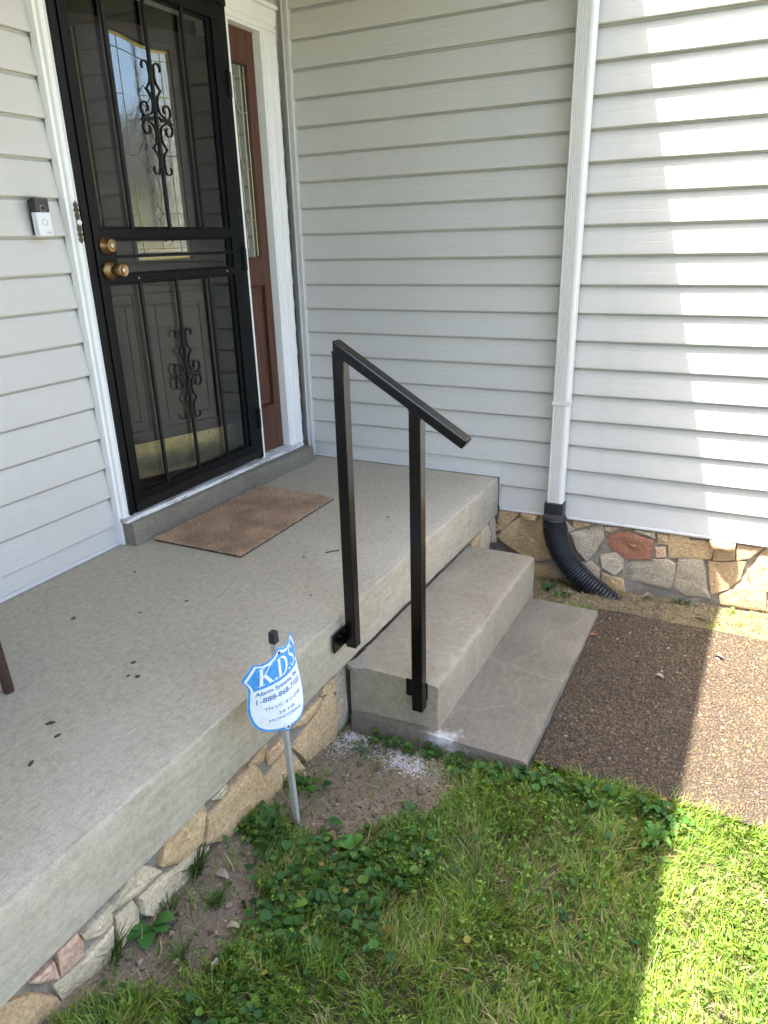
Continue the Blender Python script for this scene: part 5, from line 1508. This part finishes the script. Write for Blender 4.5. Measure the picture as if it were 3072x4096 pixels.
def blades(n, area, hmin, hmax, keep=True):
    x = RNG.uniform(area[0], area[1], n); y = RNG.uniform(area[2], area[3], n)
    k = RNG.uniform(0, 1, n) < grass_density(x, y)
    k &= ~solid(x, y)
    x, y = x[k], y[k]; n = len(x)
    # blades grow in tufts with a common lean
    lean_a = 2 * np.pi * fbm(x, y, 9, 41) * 2 + RNG.normal(0, .9, n)
    h = (hmin + (hmax - hmin) * RNG.beta(2, 2.4, n)) * (.65 + .7 * fbm(x, y, 7, 55))
    h = np.where(y > -.4, h * .45, h)
    bend = RNG.uniform(.25, 1.15, n)
    wd_ = RNG.uniform(.0007, .0017, n)
    z = ground_z(x, y) - .004
    dirx, diry = np.cos(lean_a), np.sin(lean_a)
    tw = lean_a + np.pi / 2 + RNG.normal(0, .5, n)
    sx, sy = np.cos(tw), np.sin(tw)
    V = np.zeros((n, 7, 3))
    for j, (t, ww) in enumerate(((0, .8), (.38, 1.0), (.72, .75), (1, 0))):
        ho = h * bend * t * t * .9
        hz = h * t * np.sqrt(np.clip(1 - (bend * t * .62) ** 2, .12, 1))
        cx, cy, cz = x + dirx * ho, y + diry * ho, z + hz
        if j < 3:
            V[:, 2 * j] = np.stack([cx - sx * wd_ * ww, cy - sy * wd_ * ww, cz], -1)
            V[:, 2 * j + 1] = np.stack([cx + sx * wd_ * ww, cy + sy * wd_ * ww, cz], -1)
        else:
            V[:, 6] = np.stack([cx, cy, cz], -1)
    T = np.array([(0, 1, 3), (0, 3, 2), (2, 3, 5), (2, 5, 4), (4, 5, 6)])
    F = (np.arange(n) * 7)[:, None, None] + T[None]
    g1, g2, g3, st = np.array((.115, .22, .02)), np.array((.225, .32, .034)), np.array((.065, .145, .022)), np.array((.44, .37, .17))
    m1 = np.clip(fbm(x, y, 5, 71) * 1.6 - .3, 0, 1)[:, None]
    c = g1 * (1 - m1) + g2 * m1
    c = np.where((RNG.uniform(0, 1, n) < .25)[:, None], g3, c)
    dead = RNG.uniform(0, 1, n) < (.05 + .2 * (fbm(x, y, 6, 91) > .56))
    dead |= (y > -.4) & (RNG.uniform(0, 1, n) < .55)
    c = np.where(dead[:, None], st * RNG.uniform(.6, 1.1, (n, 1)), c * RNG.uniform(.75, 1.25, (n, 1)))
    return V.reshape(-1, 3), F.reshape(-1, 3), np.repeat(c, 7, 0)

def stuff(name, V, F, mat, tint, label, smooth=True):
    o = bpy.data.objects.new(name, np_mesh(name, V, F, mat, tint, smooth))
    link(o, kind='stuff', label=label)
    return o
_d = grass_density(X.ravel(), Y.ravel())          # lawn soil darkened: humus tone plus painted shade between blades; bare soil stays pale
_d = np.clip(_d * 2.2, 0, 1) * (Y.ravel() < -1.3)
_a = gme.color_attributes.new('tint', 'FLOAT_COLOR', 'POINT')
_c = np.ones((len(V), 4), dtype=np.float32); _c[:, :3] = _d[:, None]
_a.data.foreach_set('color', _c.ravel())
V, F, C = blades(330000, (1.0, 3.3, -3.35, -.01), .018, .072)
stuff('grass', V, F, 'grass', C, 'short uneven green lawn grass below the porch', False)
V, F, C = blades(60000, (1.0, 5.2, -6.0, -1.4), .02, .07)
kk = None
stuff('grass', V, F, 'grass', C, 'short green lawn grass farther out from the porch', False)
# flat dead thatch between the blades
def thatch(n):
    x = RNG.uniform(1.1, 3.2, n); y = RNG.uniform(-3.2, -.02, n)
    k = ~solid(x, y) & (RNG.uniform(0, 1, n) < .25 + .75 * (fbm(x, y, 6, 91) > .5)); x, y = x[k], y[k]; n = len(x)
    th = RNG.uniform(0, 2 * np.pi, n); L_ = RNG.uniform(.012, .05, n); wd_ = RNG.uniform(.0006, .0014, n)
    z = ground_z(x, y) + RNG.uniform(.002, .014, n)
    d = np.stack([np.cos(th), np.sin(th), RNG.normal(0, .15, n)], -1) * L_[:, None] / 2
    s_ = np.stack([-np.sin(th), np.cos(th), np.zeros(n)], -1) * wd_[:, None]
    P = np.stack([x, y, z], -1)
    V = np.stack([P - d - s_, P - d + s_, P + d + s_, P + d - s_], 1).reshape(-1, 3)
    F = (np.arange(n) * 4)[:, None] + np.arange(4)
    c = np.array((.33, .265, .15)) * RNG.uniform(.4, 1.15, (n, 1))
    return V, F, np.repeat(c, 4, 0)
V, F, C = thatch(17000)
stuff('thatch', V, F, 'litter', C, 'dry straw bits lying on the soil between grass blades', False)

# heart leaves of the violets
def leaf_template():
    pts = [(0, 0), (.30, -.10), (.50, .12), (.52, .40), (.36, .72), (0, 1.0), (-.36, .72), (-.52, .40), (-.50, .12), (-.30, -.10)]
    mid = [(0, .06), (0, .38), (0, .72)]
    V = np.array([(a_, b_, .16 * abs(a_) + .05 * math.sin(b_ * 3)) for a_, b_ in pts] + [(a_, b_, -.05 if b_ < .6 else -.07) for a_, b_ in mid])
    V[:, 2] -= .10 * (V[:, 1] - .35) ** 2
    F = np.array([(10, 1, 2), (10, 2, 11), (11, 2, 3), (11, 3, 12), (12, 3, 4), (12, 4, 5), (12, 5, 6), (12, 6, 7), (12, 7, 11), (11, 7, 8), (11, 8, 10), (10, 8, 9), (0, 1, 10), (0, 10, 9)])
    return V, F
LV, LF = leaf_template()
def leaves(x, y, size, hgt, tilt, yaw, col):
    n = len(x)
    v = LV[None] * size[:, None, None] * np.stack([RNG.uniform(.85, 1.15, n), np.ones(n), RNG.uniform(.4, 1.8, n)], -1)[:, None, :]
    ct, st = np.cos(tilt)[:, None], np.sin(tilt)[:, None]
    yy = v[..., 1] * ct - v[..., 2] * st; zz = v[..., 1] * st + v[..., 2] * ct
    c, s_ = np.cos(yaw)[:, None], np.sin(yaw)[:, None]
    xx = v[..., 0] * c - yy * s_; y2 = v[..., 0] * s_ + yy * c
    P = np.stack([x, y, ground_z(x, y) + hgt], -1)
    V = np.stack([xx, y2, zz], -1) + P[:, None, :]
    F = LF[None] + (np.arange(n) * len(LV))[:, None, None]
    V = V.reshape(-1, 3); F = F.reshape(-1, 3)
    # stems
    sd = .0009
    b0 = np.stack([x + RNG.normal(0, .008, n), y + RNG.normal(0, .008, n), ground_z(x, y) - .003], -1)
    SV = np.stack([b0 + (sd, 0, 0), b0 - (sd, 0, 0), P - (sd, 0, 0), P + (sd, 0, 0)], 1).reshape(-1, 3)
    SF = (np.arange(n) * 4)[:, None] + np.arange(4)
    SF = np.concatenate([SF[:, [0, 1, 2]], SF[:, [0, 2, 3]]]) + len(V)
    C = np.concatenate([np.repeat(col, len(LV), 0), np.repeat(col * np.array((1.3, 1.1, .9)), 4, 0)])
    return np.concatenate([V, SV]), np.concatenate([F, SF]), C
BL = [(1.205, -2.20, .085, 95), (1.21, -1.98, .05, 28), (1.27, -2.24, .07, 50), (1.40, -2.20, .09, 80), (1.50, -2.17, .09, 80), (1.58, -2.12, .08, 60), (1.42, -2.32, .09, 90), (1.53, -2.30, .09, 90), (1.62, -2.34, .08, 55),
      (1.40, -2.43, .09, 70), (1.48, -2.47, .08, 50), (1.43, -2.58, .07, 40), (1.50, -2.66, .07, 35), (1.68, -2.12, .08, 35), (1.64, -1.70, .06, 40), (1.74, -1.69, .05, 45), (1.84, -1.66, .05, 50), (1.94, -1.64, .05, 55),
      (2.04, -1.65, .055, 55), (2.14, -1.64, .055, 55), (2.22, -1.64, .055, 45), (2.30, -1.66, .05, 40), (2.0, -1.78, .07, 30), (2.2, -1.82, .09, 35), (1.30, -1.66, .03, 16), (1.36, -1.67, .03, 18), (1.44, -1.665, .03, 22), (1.52, -1.66, .03, 24), (1.60, -1.665, .03, 22),
      (1.22, -2.78, .03, 5), (1.45, -2.75, .06, 25), (2.60, -2.0, .12, 40), (2.5, -2.3, .12, 30), (1.9, -2.5, .35, 60), (2.1, -2.1, .3, 70), (2.75, -1.75, .12, 45), (2.6, -1.62, .08, 22), (1.62, -.24, .03, 10), (1.55, -.16, .025, 14), (1.77, -.05, .02, 8)]
lx, ly = [], []
for cx_, cy_, r_, n_ in BL:
    n2 = int(n_ * (1.25 if cy_ > -2.9 and cx_ < 1.72 and cy_ < -1.9 else .95))
    lx.append(RNG.normal(cx_, r_ * .55, n2)); ly.append(RNG.normal(cy_, r_ * .55, n2))
lx, ly = np.concatenate(lx), np.concatenate(ly)
k_ = ~solid(lx - .012, ly + .0); lx, ly = lx[k_], ly[k_]; n_ = len(lx)
lawn_ = (lx > 1.72) & (ly < -1.74)
sz_ = np.clip(RNG.lognormal(math.log(.0165), .36, n_), .007, .034) * np.where((ly > -1.7) & (ly < -1.0) & (lx < 1.62), .8, 1.0)
pal = np.array([(.036, .098, .021), (.050, .120, .021), (.026, .074, .019), (.095, .175, .027)])
sz_ = np.where(lawn_, np.minimum(sz_, .019), sz_)
col_ = pal[RNG.choice(4, n_, p=[.38, .32, .16, .14])] * RNG.uniform(.75, 1.35, (n_, 1))
col_ = np.where((RNG.uniform(0, 1, n_) < .035)[:, None], np.array((.26, .22, .05)) * RNG.uniform(.6, 1.1, (n_, 1)), col_)
V, F, C = leaves(lx, ly, sz_, RNG.uniform(.009, .046, n_) * np.where(ly > -.5, .5, 1), RNG.normal(.25, .35, n_), RNG.uniform(0, 2 * np.pi, n_), col_)
stuff('violet_leaves', V, F, 'leaf', C, 'dark green heart-shaped violet leaves in patches by the porch and walkway', True)
# small pale clover and weed leaflets through the lawn
def small_leaves(n):
    x = RNG.uniform(1.15, 3.3, n); y = RNG.uniform(-3.2, -1.6, n)
    k = ~solid(x, y) & (RNG.uniform(0, 1, n) < np.clip(fbm(x, y, 5, 121) * 3.2 - 1.15, .03, 1))
    for pl in SOIL: k &= ~in_poly(x, y, pl)
    x, y = x[k], y[k]; n = len(x)
    x = np.concatenate([x, x + .004, x - .004]); y = np.concatenate([y, y + .004, y + .003]); m = len(x)
    yaw = np.concatenate([RNG.uniform(0, 6.28, n)] * 3) + np.repeat([0, 2.1, 4.2], n)
    col = np.array((.12, .205, .032)) * np.concatenate([RNG.uniform(.5, 1.4, (n, 1))] * 3) * RNG.uniform(.85, 1.15, (m, 1))
    return leaves(x, y, RNG.uniform(.0035, .0085, m), np.concatenate([RNG.uniform(.015, .055, n)] * 3), RNG.normal(.2, .3, m), yaw, col)
V, F, C = small_leaves(9000)
stuff('clover', V, F, 'leaf', C, 'pale green clover and small weed leaflets through the lawn', True)

# single broad-leaved weeds
def weed_leaf(parent, org, yaw, L_, W_, arch, col, lobes=0):
    n = 12
    mbv = []
    for i in range(n + 1):
        t = i / n
        ww = W_ * (.12 + .88 * math.sin(math.pi * (max(0, t - .12) / .88) ** .85) ** .65) if t > .12 else W_ * .12
        if lobes: ww *= 1 - .45 * (i % 2)
        if i == n: ww = W_ * .03
        f_ = L_ * t; z = arch * math.sin(t * math.pi * .62) - .35 * arch * t * t
        for s_ in (-1, 0, 1):
            a_ = s_ * ww
            mbv.append((org[0] + math.cos(yaw) * f_ - math.sin(yaw) * a_, org[1] + math.sin(yaw) * f_ + math.cos(yaw) * a_, org[2] + z + abs(s_) * ww * .22 + .003))
    fs = []
    for i in range(n):
        for j in range(2):
            p = i * 3 + j
            fs.append((p, p + 1, p + 4, p + 3))
    V = np.array(mbv); F = np.array(fs)
    me = np_mesh('leaf', V, F, 'leaf', np.tile(np.array(col), (len(V), 1)))
    o = bpy.data.objects.new('leaf', me)
    link(o, parent)
def weed(x, y, label, nl, L_, W_, arch, col, lobes=0, spread=6.28, a0=0.0, seed=0):
    q = random.Random(seed)
    z = float(ground_z(x, y))
    t = thing('weed_plant', (x, y, z), label, 'weed', 'single broad-leaved weeds')
    for i in range(nl):
        s_ = q.uniform(.7, 1.15)
        weed_leaf(t, (x + q.uniform(-.004, .004), y + q.uniform(-.004, .004), z), a0 + spread * i / nl + q.uniform(-.3, .3), L_ * s_, W_ * s_, arch * q.uniform(.7, 1.3), tuple(c * q.uniform(.85, 1.2) for c in col), lobes)
    return t
weed(1.335, -2.19, 'dandelion rosette with toothed leaves at the foot of the sign stake', 10, .085, .012, .035, (.075, .15, .04), 1, seed=1)
weed(1.155, -2.60, 'plant with broad oval leaves against the stone base at lower left', 5, .066, .019, .026, (.055, .14, .028), 0, 3.6, -2.2, seed=2)
weed(1.47, -2.135, 'bright green upright broad leaves near the bare soil patch', 5, .055, .014, .045, (.085, .19, .03), 0, seed=3)
weed(1.29, -1.72, 'flat powdery weed rosette in the soil near the step corner', 9, .05, .007, .012, (.10, .13, .08), 1, seed=4)
weed(1.555, -.20, 'leafy weed beside the upper step below the drain hose', 9, .04, .012, .035, (.045, .12, .03), 1, seed=5)
weed(1.80, -.045, 'small weed between the drain hose and the foundation', 7, .04, .013, .03, (.04, .12, .035), 0, seed=6)
weed(2.40, -.07, 'bright little weed in the sun by the foundation', 8, .035, .010, .025, (.09, .2, .03), 1, seed=7)
weed(2.20, -.045, 'grey-green weed against the grey foundation stones', 7, .035, .008, .03, (.06, .11, .04), 1, seed=8)
weed(1.66, -1.93, 'low weed rosette on the edge of the bare soil', 9, .06, .009, .02, (.08, .14, .04), 1, seed=9)
weed(1.55, -1.92, 'small flat weed in the middle of the bare soil patch', 7, .045, .009, .012, (.09, .14, .05), 0, seed=10)
weed(2.24, -1.76, 'tall lobed weed at the walkway corner beside the shadow edge', 16, .050, .010, .060, (.07, .15, .028), 1, seed=11)
weed(1.36, -2.80, 'leafy dandelion at the bottom left of the lawn', 9, .08, .012, .03, (.08, .16, .035), 1, seed=12)

def tuft(x, y, n, hgt, label, seed, col=(.06, .125, .025)):
    q = np.random.default_rng(seed)
    z = float(ground_z(x, y))
    th = q.uniform(0, 6.28, n); r = q.uniform(0, .022, n); h = q.uniform(.5, 1.1, n) * hgt; ou = q.uniform(.2, .9, n) * h
    px, py = x + r * np.cos(th), y + r * np.sin(th)
    V = np.zeros((n, 7, 3)); sx, sy = -np.sin(th), np.cos(th)
    for j, (t, ww) in enumerate(((0, .8), (.4, 1), (.75, .7), (1, 0))):
        cx, cy, cz = px + np.cos(th) * ou * t * t, py + np.sin(th) * ou * t * t, z - .003 + h * t * (1 - .25 * t)
        if j < 3:
            V[:, 2 * j] = np.stack([cx - sx * .0016 * ww, cy - sy * .0016 * ww, cz], -1); V[:, 2 * j + 1] = np.stack([cx + sx * .0016 * ww, cy + sy * .0016 * ww, cz], -1)
        else: V[:, 6] = np.stack([cx, cy, cz], -1)
    F = (np.arange(n) * 7)[:, None, None] + np.array([(0, 1, 3), (0, 3, 2), (2, 3, 5), (2, 5, 4), (4, 5, 6)])[None]
    c = np.array(col) * q.uniform(.7, 1.3, (n, 1))
    o = bpy.data.objects.new('grass_tuft', np_mesh('grass_tuft', V.reshape(-1, 3), F.reshape(-1, 3), 'grass', np.repeat(c, 7, 0), False))
    link(o, None, label, 'grass tuft', 'grass tufts in the bare soil')
tuft(1.152, -2.42, 110, .10, 'long dark grass tuft against the stone base left of the violets', 1)
tuft(1.145, -2.70, 80, .09, 'dark grass tuft against the stone base near the bottom left', 2)
tuft(1.25, -2.46, 70, .05, 'low grass tuft in the bare soil strip', 3, (.09, .15, .035))
tuft(1.27, -2.62, 55, .05, 'short pale grass tuft in the lower soil strip', 4, (.11, .17, .04))
tuft(2.16, -.055, 60, .05, 'thin grass tuft at the foot of the grey foundation stone', 5, (.07, .11, .04))
tuft(1.92, -.37, 60, .03, 'short grass tuft on the walkway edge below the drain hose', 6, (.10, .14, .045))
tuft(1.17, -2.55, 40, .06, 'narrow grass tuft beside the broad oval leaves', 7)

# clods and little stones on bare soil
def clods():
    n = 22000
    x = RNG.uniform(1.1, 3.0, n); y = RNG.uniform(-2.95, -.01, n)
    k = ~solid(x, y)
    inn = np.zeros(n, bool)
    for pl in SOIL: inn |= in_poly(x, y, pl)
    inn |= y > -.40
    k &= inn; x, y = x[k], y[k]; n = len(x)
    r = np.clip(RNG.lognormal(math.log(.0032), .5, n), .0012, .012)
    sz = np.stack([r * RNG.uniform(.9, 1.4, n), r * RNG.uniform(.7, 1.1, n), r * RNG.uniform(.5, .9, n)], -1)
    z = ground_z(x, y) + sz[:, 2] * RNG.uniform(-.1, .5, n)
    V, F = blobs(np.stack([x, y, z], -1), RNG.uniform(0, 6.28, n), sz, RNG, .25)
    t = RNG.uniform(.5, 1.5, (n, 1)) * (1 + .9 * (RNG.uniform(0, 1, (n, 1)) < .06)) * np.array([(1, .97, .95)])
    return V, F, np.repeat(t, 12, 0)
V, F, C = clods()
stuff('soil_crumbs', V, F, 'clod', C, 'brown soil crumbs and small stones on the bare ground', True)

# white powder spilled in the corner of the steps
def powder():
    P_, R_, S_ = [], [], []
    for cx, cy, rx, ry, n in ((1.235, -1.675, .060, .045, 5200), (1.20, -1.72, .04, .07, 1900), (1.43, -1.71, .055, .034, 3800), (1.36, -1.69, .09, .05, 1800), (1.50, -1.73, .10, .045, 2000)):
        x = RNG.normal(cx, rx * .6, n); y = RNG.normal(cy, ry * .6, n)
        k = ~solid(x, y); x, y = x[k], y[k]; m = len(x)
        r = np.clip(RNG.lognormal(math.log(.0009), .55, m), .0004, .0035)
        P_.append(np.stack([x, y, ground_z(x, y) + r * .15], -1)); R_.append(RNG.uniform(0, 6.28, m)); S_.append(np.stack([r * 1.3, r, r * .3], -1))
    return blobs(np.concatenate(P_), np.concatenate(R_), np.concatenate(S_), RNG, .3)
V, F = powder()
stuff('white_powder', V, F, 'powder', None, 'white powder spilled on the soil in the corner by the upper step', True)

# dry leaves and twigs
DL = [(1.385, -2.115, .022, (.30, .16, .09), 'curled reddish dry leaf beside the sign stake'), (1.60, -2.285, .017, (.40, .25, .20), 'round pinkish dry leaf among the violets'), (1.49, -2.43, .030, (.38, .27, .15), 'tan dry leaf below the violet patch'),
      (2.09, -.335, .030, (.10, .06, .045), 'dark curled dry leaf on the far edge of the walkway'), (2.28, -.23, .03, (.12, .085, .06), 'brown dry leaf near the shadow edge by the foundation'), (2.02, -.03, .03, (.2, .15, .11), 'grey-brown dry leaf heap under the red foundation stone'),
      (2.16, -.88, .018, (.28, .24, .2), 'pale crumpled dry leaf on the walkway'), (1.865, -.66, .020, (.42, .16, .06), 'thin orange leaf on the walkway beside the lower step'), (1.33, -2.50, .018, (.34, .29, .21), 'pale torn dry leaf on the soil strip'),
      (1.36, -2.60, .017, (.40, .35, .26), 'whitish dry leaf at the lawn edge'), (1.93, -2.10, .022, (.25, .14, .08), 'brown dry leaf in the middle of the lawn'), (1.22, -2.40, .022, (.30, .26, .2), 'pale dry leaf against the stone base'), (2.36, -.62, .022, (.1, .08, .06), 'dark dry leaf lying in the sunlit part of the walkway')]
for i, (x, y, r, c, lb) in enumerate(DL):
    q = random.Random(i + 50)
    zz = wz(x, y) + .008 if (x > 1.84 and -1.56 < y < -.39) else float(ground_z(x, y)) + .012
    n = 7; yaw = q.uniform(0, 6.28); vs = []
    for k in range(n + 1):
        t = k / n
        ww = r * .55 * math.sin(math.pi * (.08 + .9 * t)) * q.uniform(.8, 1.15) if k < n else .001
        if i == 7: ww *= .4
        for s_ in (-1, 0, 1):
            a_, b_ = 2 * r * t - r, s_ * ww
            vs.append((x + a_ * math.cos(yaw) - b_ * math.sin(yaw), y + a_ * math.sin(yaw) + b_ * math.cos(yaw), zz + abs(s_) * ww * q.uniform(.3, 1.0) + .006 * math.sin(t * 3) + q.uniform(0, .003)))
    fs = [(k * 3 + j, k * 3 + j + 1, k * 3 + j + 4, k * 3 + j + 3) for k in range(n) for j in range(2)]
    me = np_mesh('dry_leaf', np.array(vs), np.array(fs), 'litter', np.tile(np.array(c), (len(vs), 1)))
    o = bpy.data.objects.new('dry_leaf', me)
    link(o, None, lb, 'dry leaf', 'dry leaves on the ground')
def twig(pts, r, label):
    mb = MB(); mb.tube(pts, r, 7, radii=[1.0, .95, .9, .8, .7][:len(pts)])
    solo('twig', mb, 'twig', label, 'twig', 'twigs on the soil', smooth=40)
def gz(x, y, h=.006): return (x, y, float(ground_z(x, y)) + h)
twig([gz(1.192, -2.598), gz(1.205, -2.618, .008), gz(1.222, -2.632), gz(1.235, -2.655)], .0034, 'short thick pale twig on the soil below the broad oval leaves')
twig([gz(1.247, -2.585), gz(1.254, -2.63, .009), gz(1.255, -2.69)], .0011, 'long thin straw-like twig on the lower soil strip')
twig([gz(1.41, -1.775), gz(1.44, -1.765, .008), gz(1.462, -1.758)], .0026, 'short split twig in the bare soil patch')

# dark scraps on the porch slab, chips
SL = ['dark leaf scrap on the slab nearest the siding at the left edge', 'upper of two dark scraps right of the chair leg', 'dark scrap on the slab, rightmost of the trio right of the chair leg', 'smallest dark scrap of the trio right of the chair leg',
      'dark scrap in the slab middle, left of the shield sign', 'dark leaf scrap lying just above another, halfway along the slab', 'dark leaf scrap close to the left edge of the slab', 'large dark leaf scrap midway between chair leg and slab edge',
      'dark speck near the lower slab edge, left one of a pair', 'dark speck near the lower slab edge, right one of a pair', 'dark scrap on the slab between the doormat and the chair leg', 'dark speck on the slab left of the first handrail post',
      'tiny dark speck beside the concrete sill block', 'tiny dark speck behind the first handrail post base', 'tiny dark speck in front of the doormat', 'dark scrap on the slab seen between the two handrail posts']
for i, (x, y, r) in enumerate(SCR):
    scrap(x, y, 0.0, r, i, label=SL[i])
mb = MB(); mb.tube([(.86, -1.21, .003), (.885, -1.185, .004), (.90, -1.165, .003)], .0022, 6)
solo('twig', mb, 'dark_scrap', 'thin dark twig on the porch slab behind the handrail', 'twig', 'twigs on the porch slab')

# ---------------------------------------------------------------- out-of-view yard: reflected house and trees, added light helpers
M['bounce_pale'] = plain('pale_bounce_concrete', (0.36, 0.34, 0.30), 0.9, 0, 0.12, 6, 0.3, 0.003)
mb = MB(); mb.box(5.2, 10.5, -22.0, 9.0, -0.60, -0.425)
solo('bounce_slab', mb, 'bounce_pale', label='added pale slab out of view, bouncing sunlight into the porch', kind='structure')  # added and unseen: throws sunlight back onto the porch wall and ceiling
nh = thing('neighbor_house', (21, 1.5, -.46), 'tan lap-sided neighboring house reflected in the leaded door glass', 'house')
mb = MB()
for i in range(20):
    z = -.46 + i * .16
    mb.hexa([(19.0, -3.5, z), (26, -3.5, z), (26, 8, z), (19.0, 8, z)], [(19.02, -3.5, z + .16), (26, -3.5, z + .16), (26, 8, z + .16), (19.02, 8, z + .16)])
part('wall', mb, 'tan_house', nh)
mb = MB(); mb.prism([(-4.0, 2.74), (2.2, 4.9), (8.5, 2.74)], lambda a_, b_: (18.6, a_, b_), lambda a_, b_: (26.4, a_, b_))
part('roof', mb, 'roof', nh)
for y in (-1.5, 3.2):
    mb = MB(); mb.box(18.93, 19.05, y - .6, y + .6, .5, 2.0)
    f_ = part('window', mb, 'trim', nh)
    mb = MB(); mb.box(18.915, 18.9301, y - .5, y + .5, .6, 1.9)
    part('pane', mb, 'leaded', f_)
def tree(x, y, h, r, label, seed):
    q = np.random.default_rng(seed)
    t = thing('shade_tree', (x, y, -.46), label, 'tree', 'shade trees across the yard')
    mb = MB()
    mb.tube([(x, y, -.5), (x + .05, y, h * .25), (x - .08, y + .1, h * .5), (x, y, h * .8)], .26, 9, radii=[1.2, .9, .65, .2])
    for k in range(6):
        a_ = k * 1.05; z0 = h * (.3 + .06 * k)
        mb.tube([(x, y, z0), (x + math.cos(a_) * r * .4, y + math.sin(a_) * r * .4, z0 + h * .14), (x + math.cos(a_) * r * .75, y + math.sin(a_) * r * .75, z0 + h * .24)], .09, 6, radii=[1, .6, .25])
    part('trunk', mb, 'bark', t, smooth=50)
    n = 5200 if seed < 20 else 11000  # denser crowns on the added sky-blocking trees
    cl = q.normal(0, 1, (26, 3)); cl /= np.linalg.norm(cl, axis=1)[:, None]
    cl *= (q.uniform(.35, .85, (26, 1))); cl = cl * np.array((r, r, h * .33)) + np.array((x, y, h * .66))
    ci = q.integers(0, 26, n)
    P = cl[ci] + q.normal(0, 1, (n, 3)) * r * .17
    d1 = q.normal(0, 1, (n, 3)); d1 /= np.linalg.norm(d1, axis=1)[:, None]
    d2 = np.cross(d1, q.normal(0, 1, (n, 3))); d2 /= np.linalg.norm(d2, axis=1)[:, None]
    s_ = q.uniform(.09, .2, (n, 1))
    V = np.stack([P - d1 * s_, P + d2 * s_ * .5, P + d1 * s_, P - d2 * s_ * .5], 1).reshape(-1, 3)
    F = (np.arange(n) * 4)[:, None] + np.arange(4)
    c = (q.uniform(.6, 1.4, 26)[ci] * q.uniform(.8, 1.2, n))[:, None] * np.ones(3)
    o = bpy.data.objects.new('crown', np_mesh('crown', V, F, 'crown', np.repeat(c, 4, 0), False))
    link(o, t)
tree(26.5, -3.0, 9.0, 3.6, 'taller shade tree behind the tan house, reflected in the door glass', 2)
tree(27.5, 6.5, 8.5, 3.4, 'wide shade tree on the far side of the tan house', 3)

for i, (x, y, h, r_) in enumerate(((-7, -13, 9.5, 3.9), (-1.5, -11.5, 11.5, 4.4), (3.2, -10.0, 11.5, 4.4), (8.0, -10.0, 11.5, 4.4), (5.5, -13.5, 13, 4.6))):  # added unseen trees, placed to cut sky light from behind the camera
    tree(x, y, h, r_, ('dense added tree blocking sky, far behind the camera to the left', 'tallest added sky-blocking tree behind the camera', 'added sky-blocking tree straight behind the camera', 'added sky-blocking tree behind the camera on the right', 'tall dense added sky-blocking tree in the second row behind the camera')[i], 20 + i)
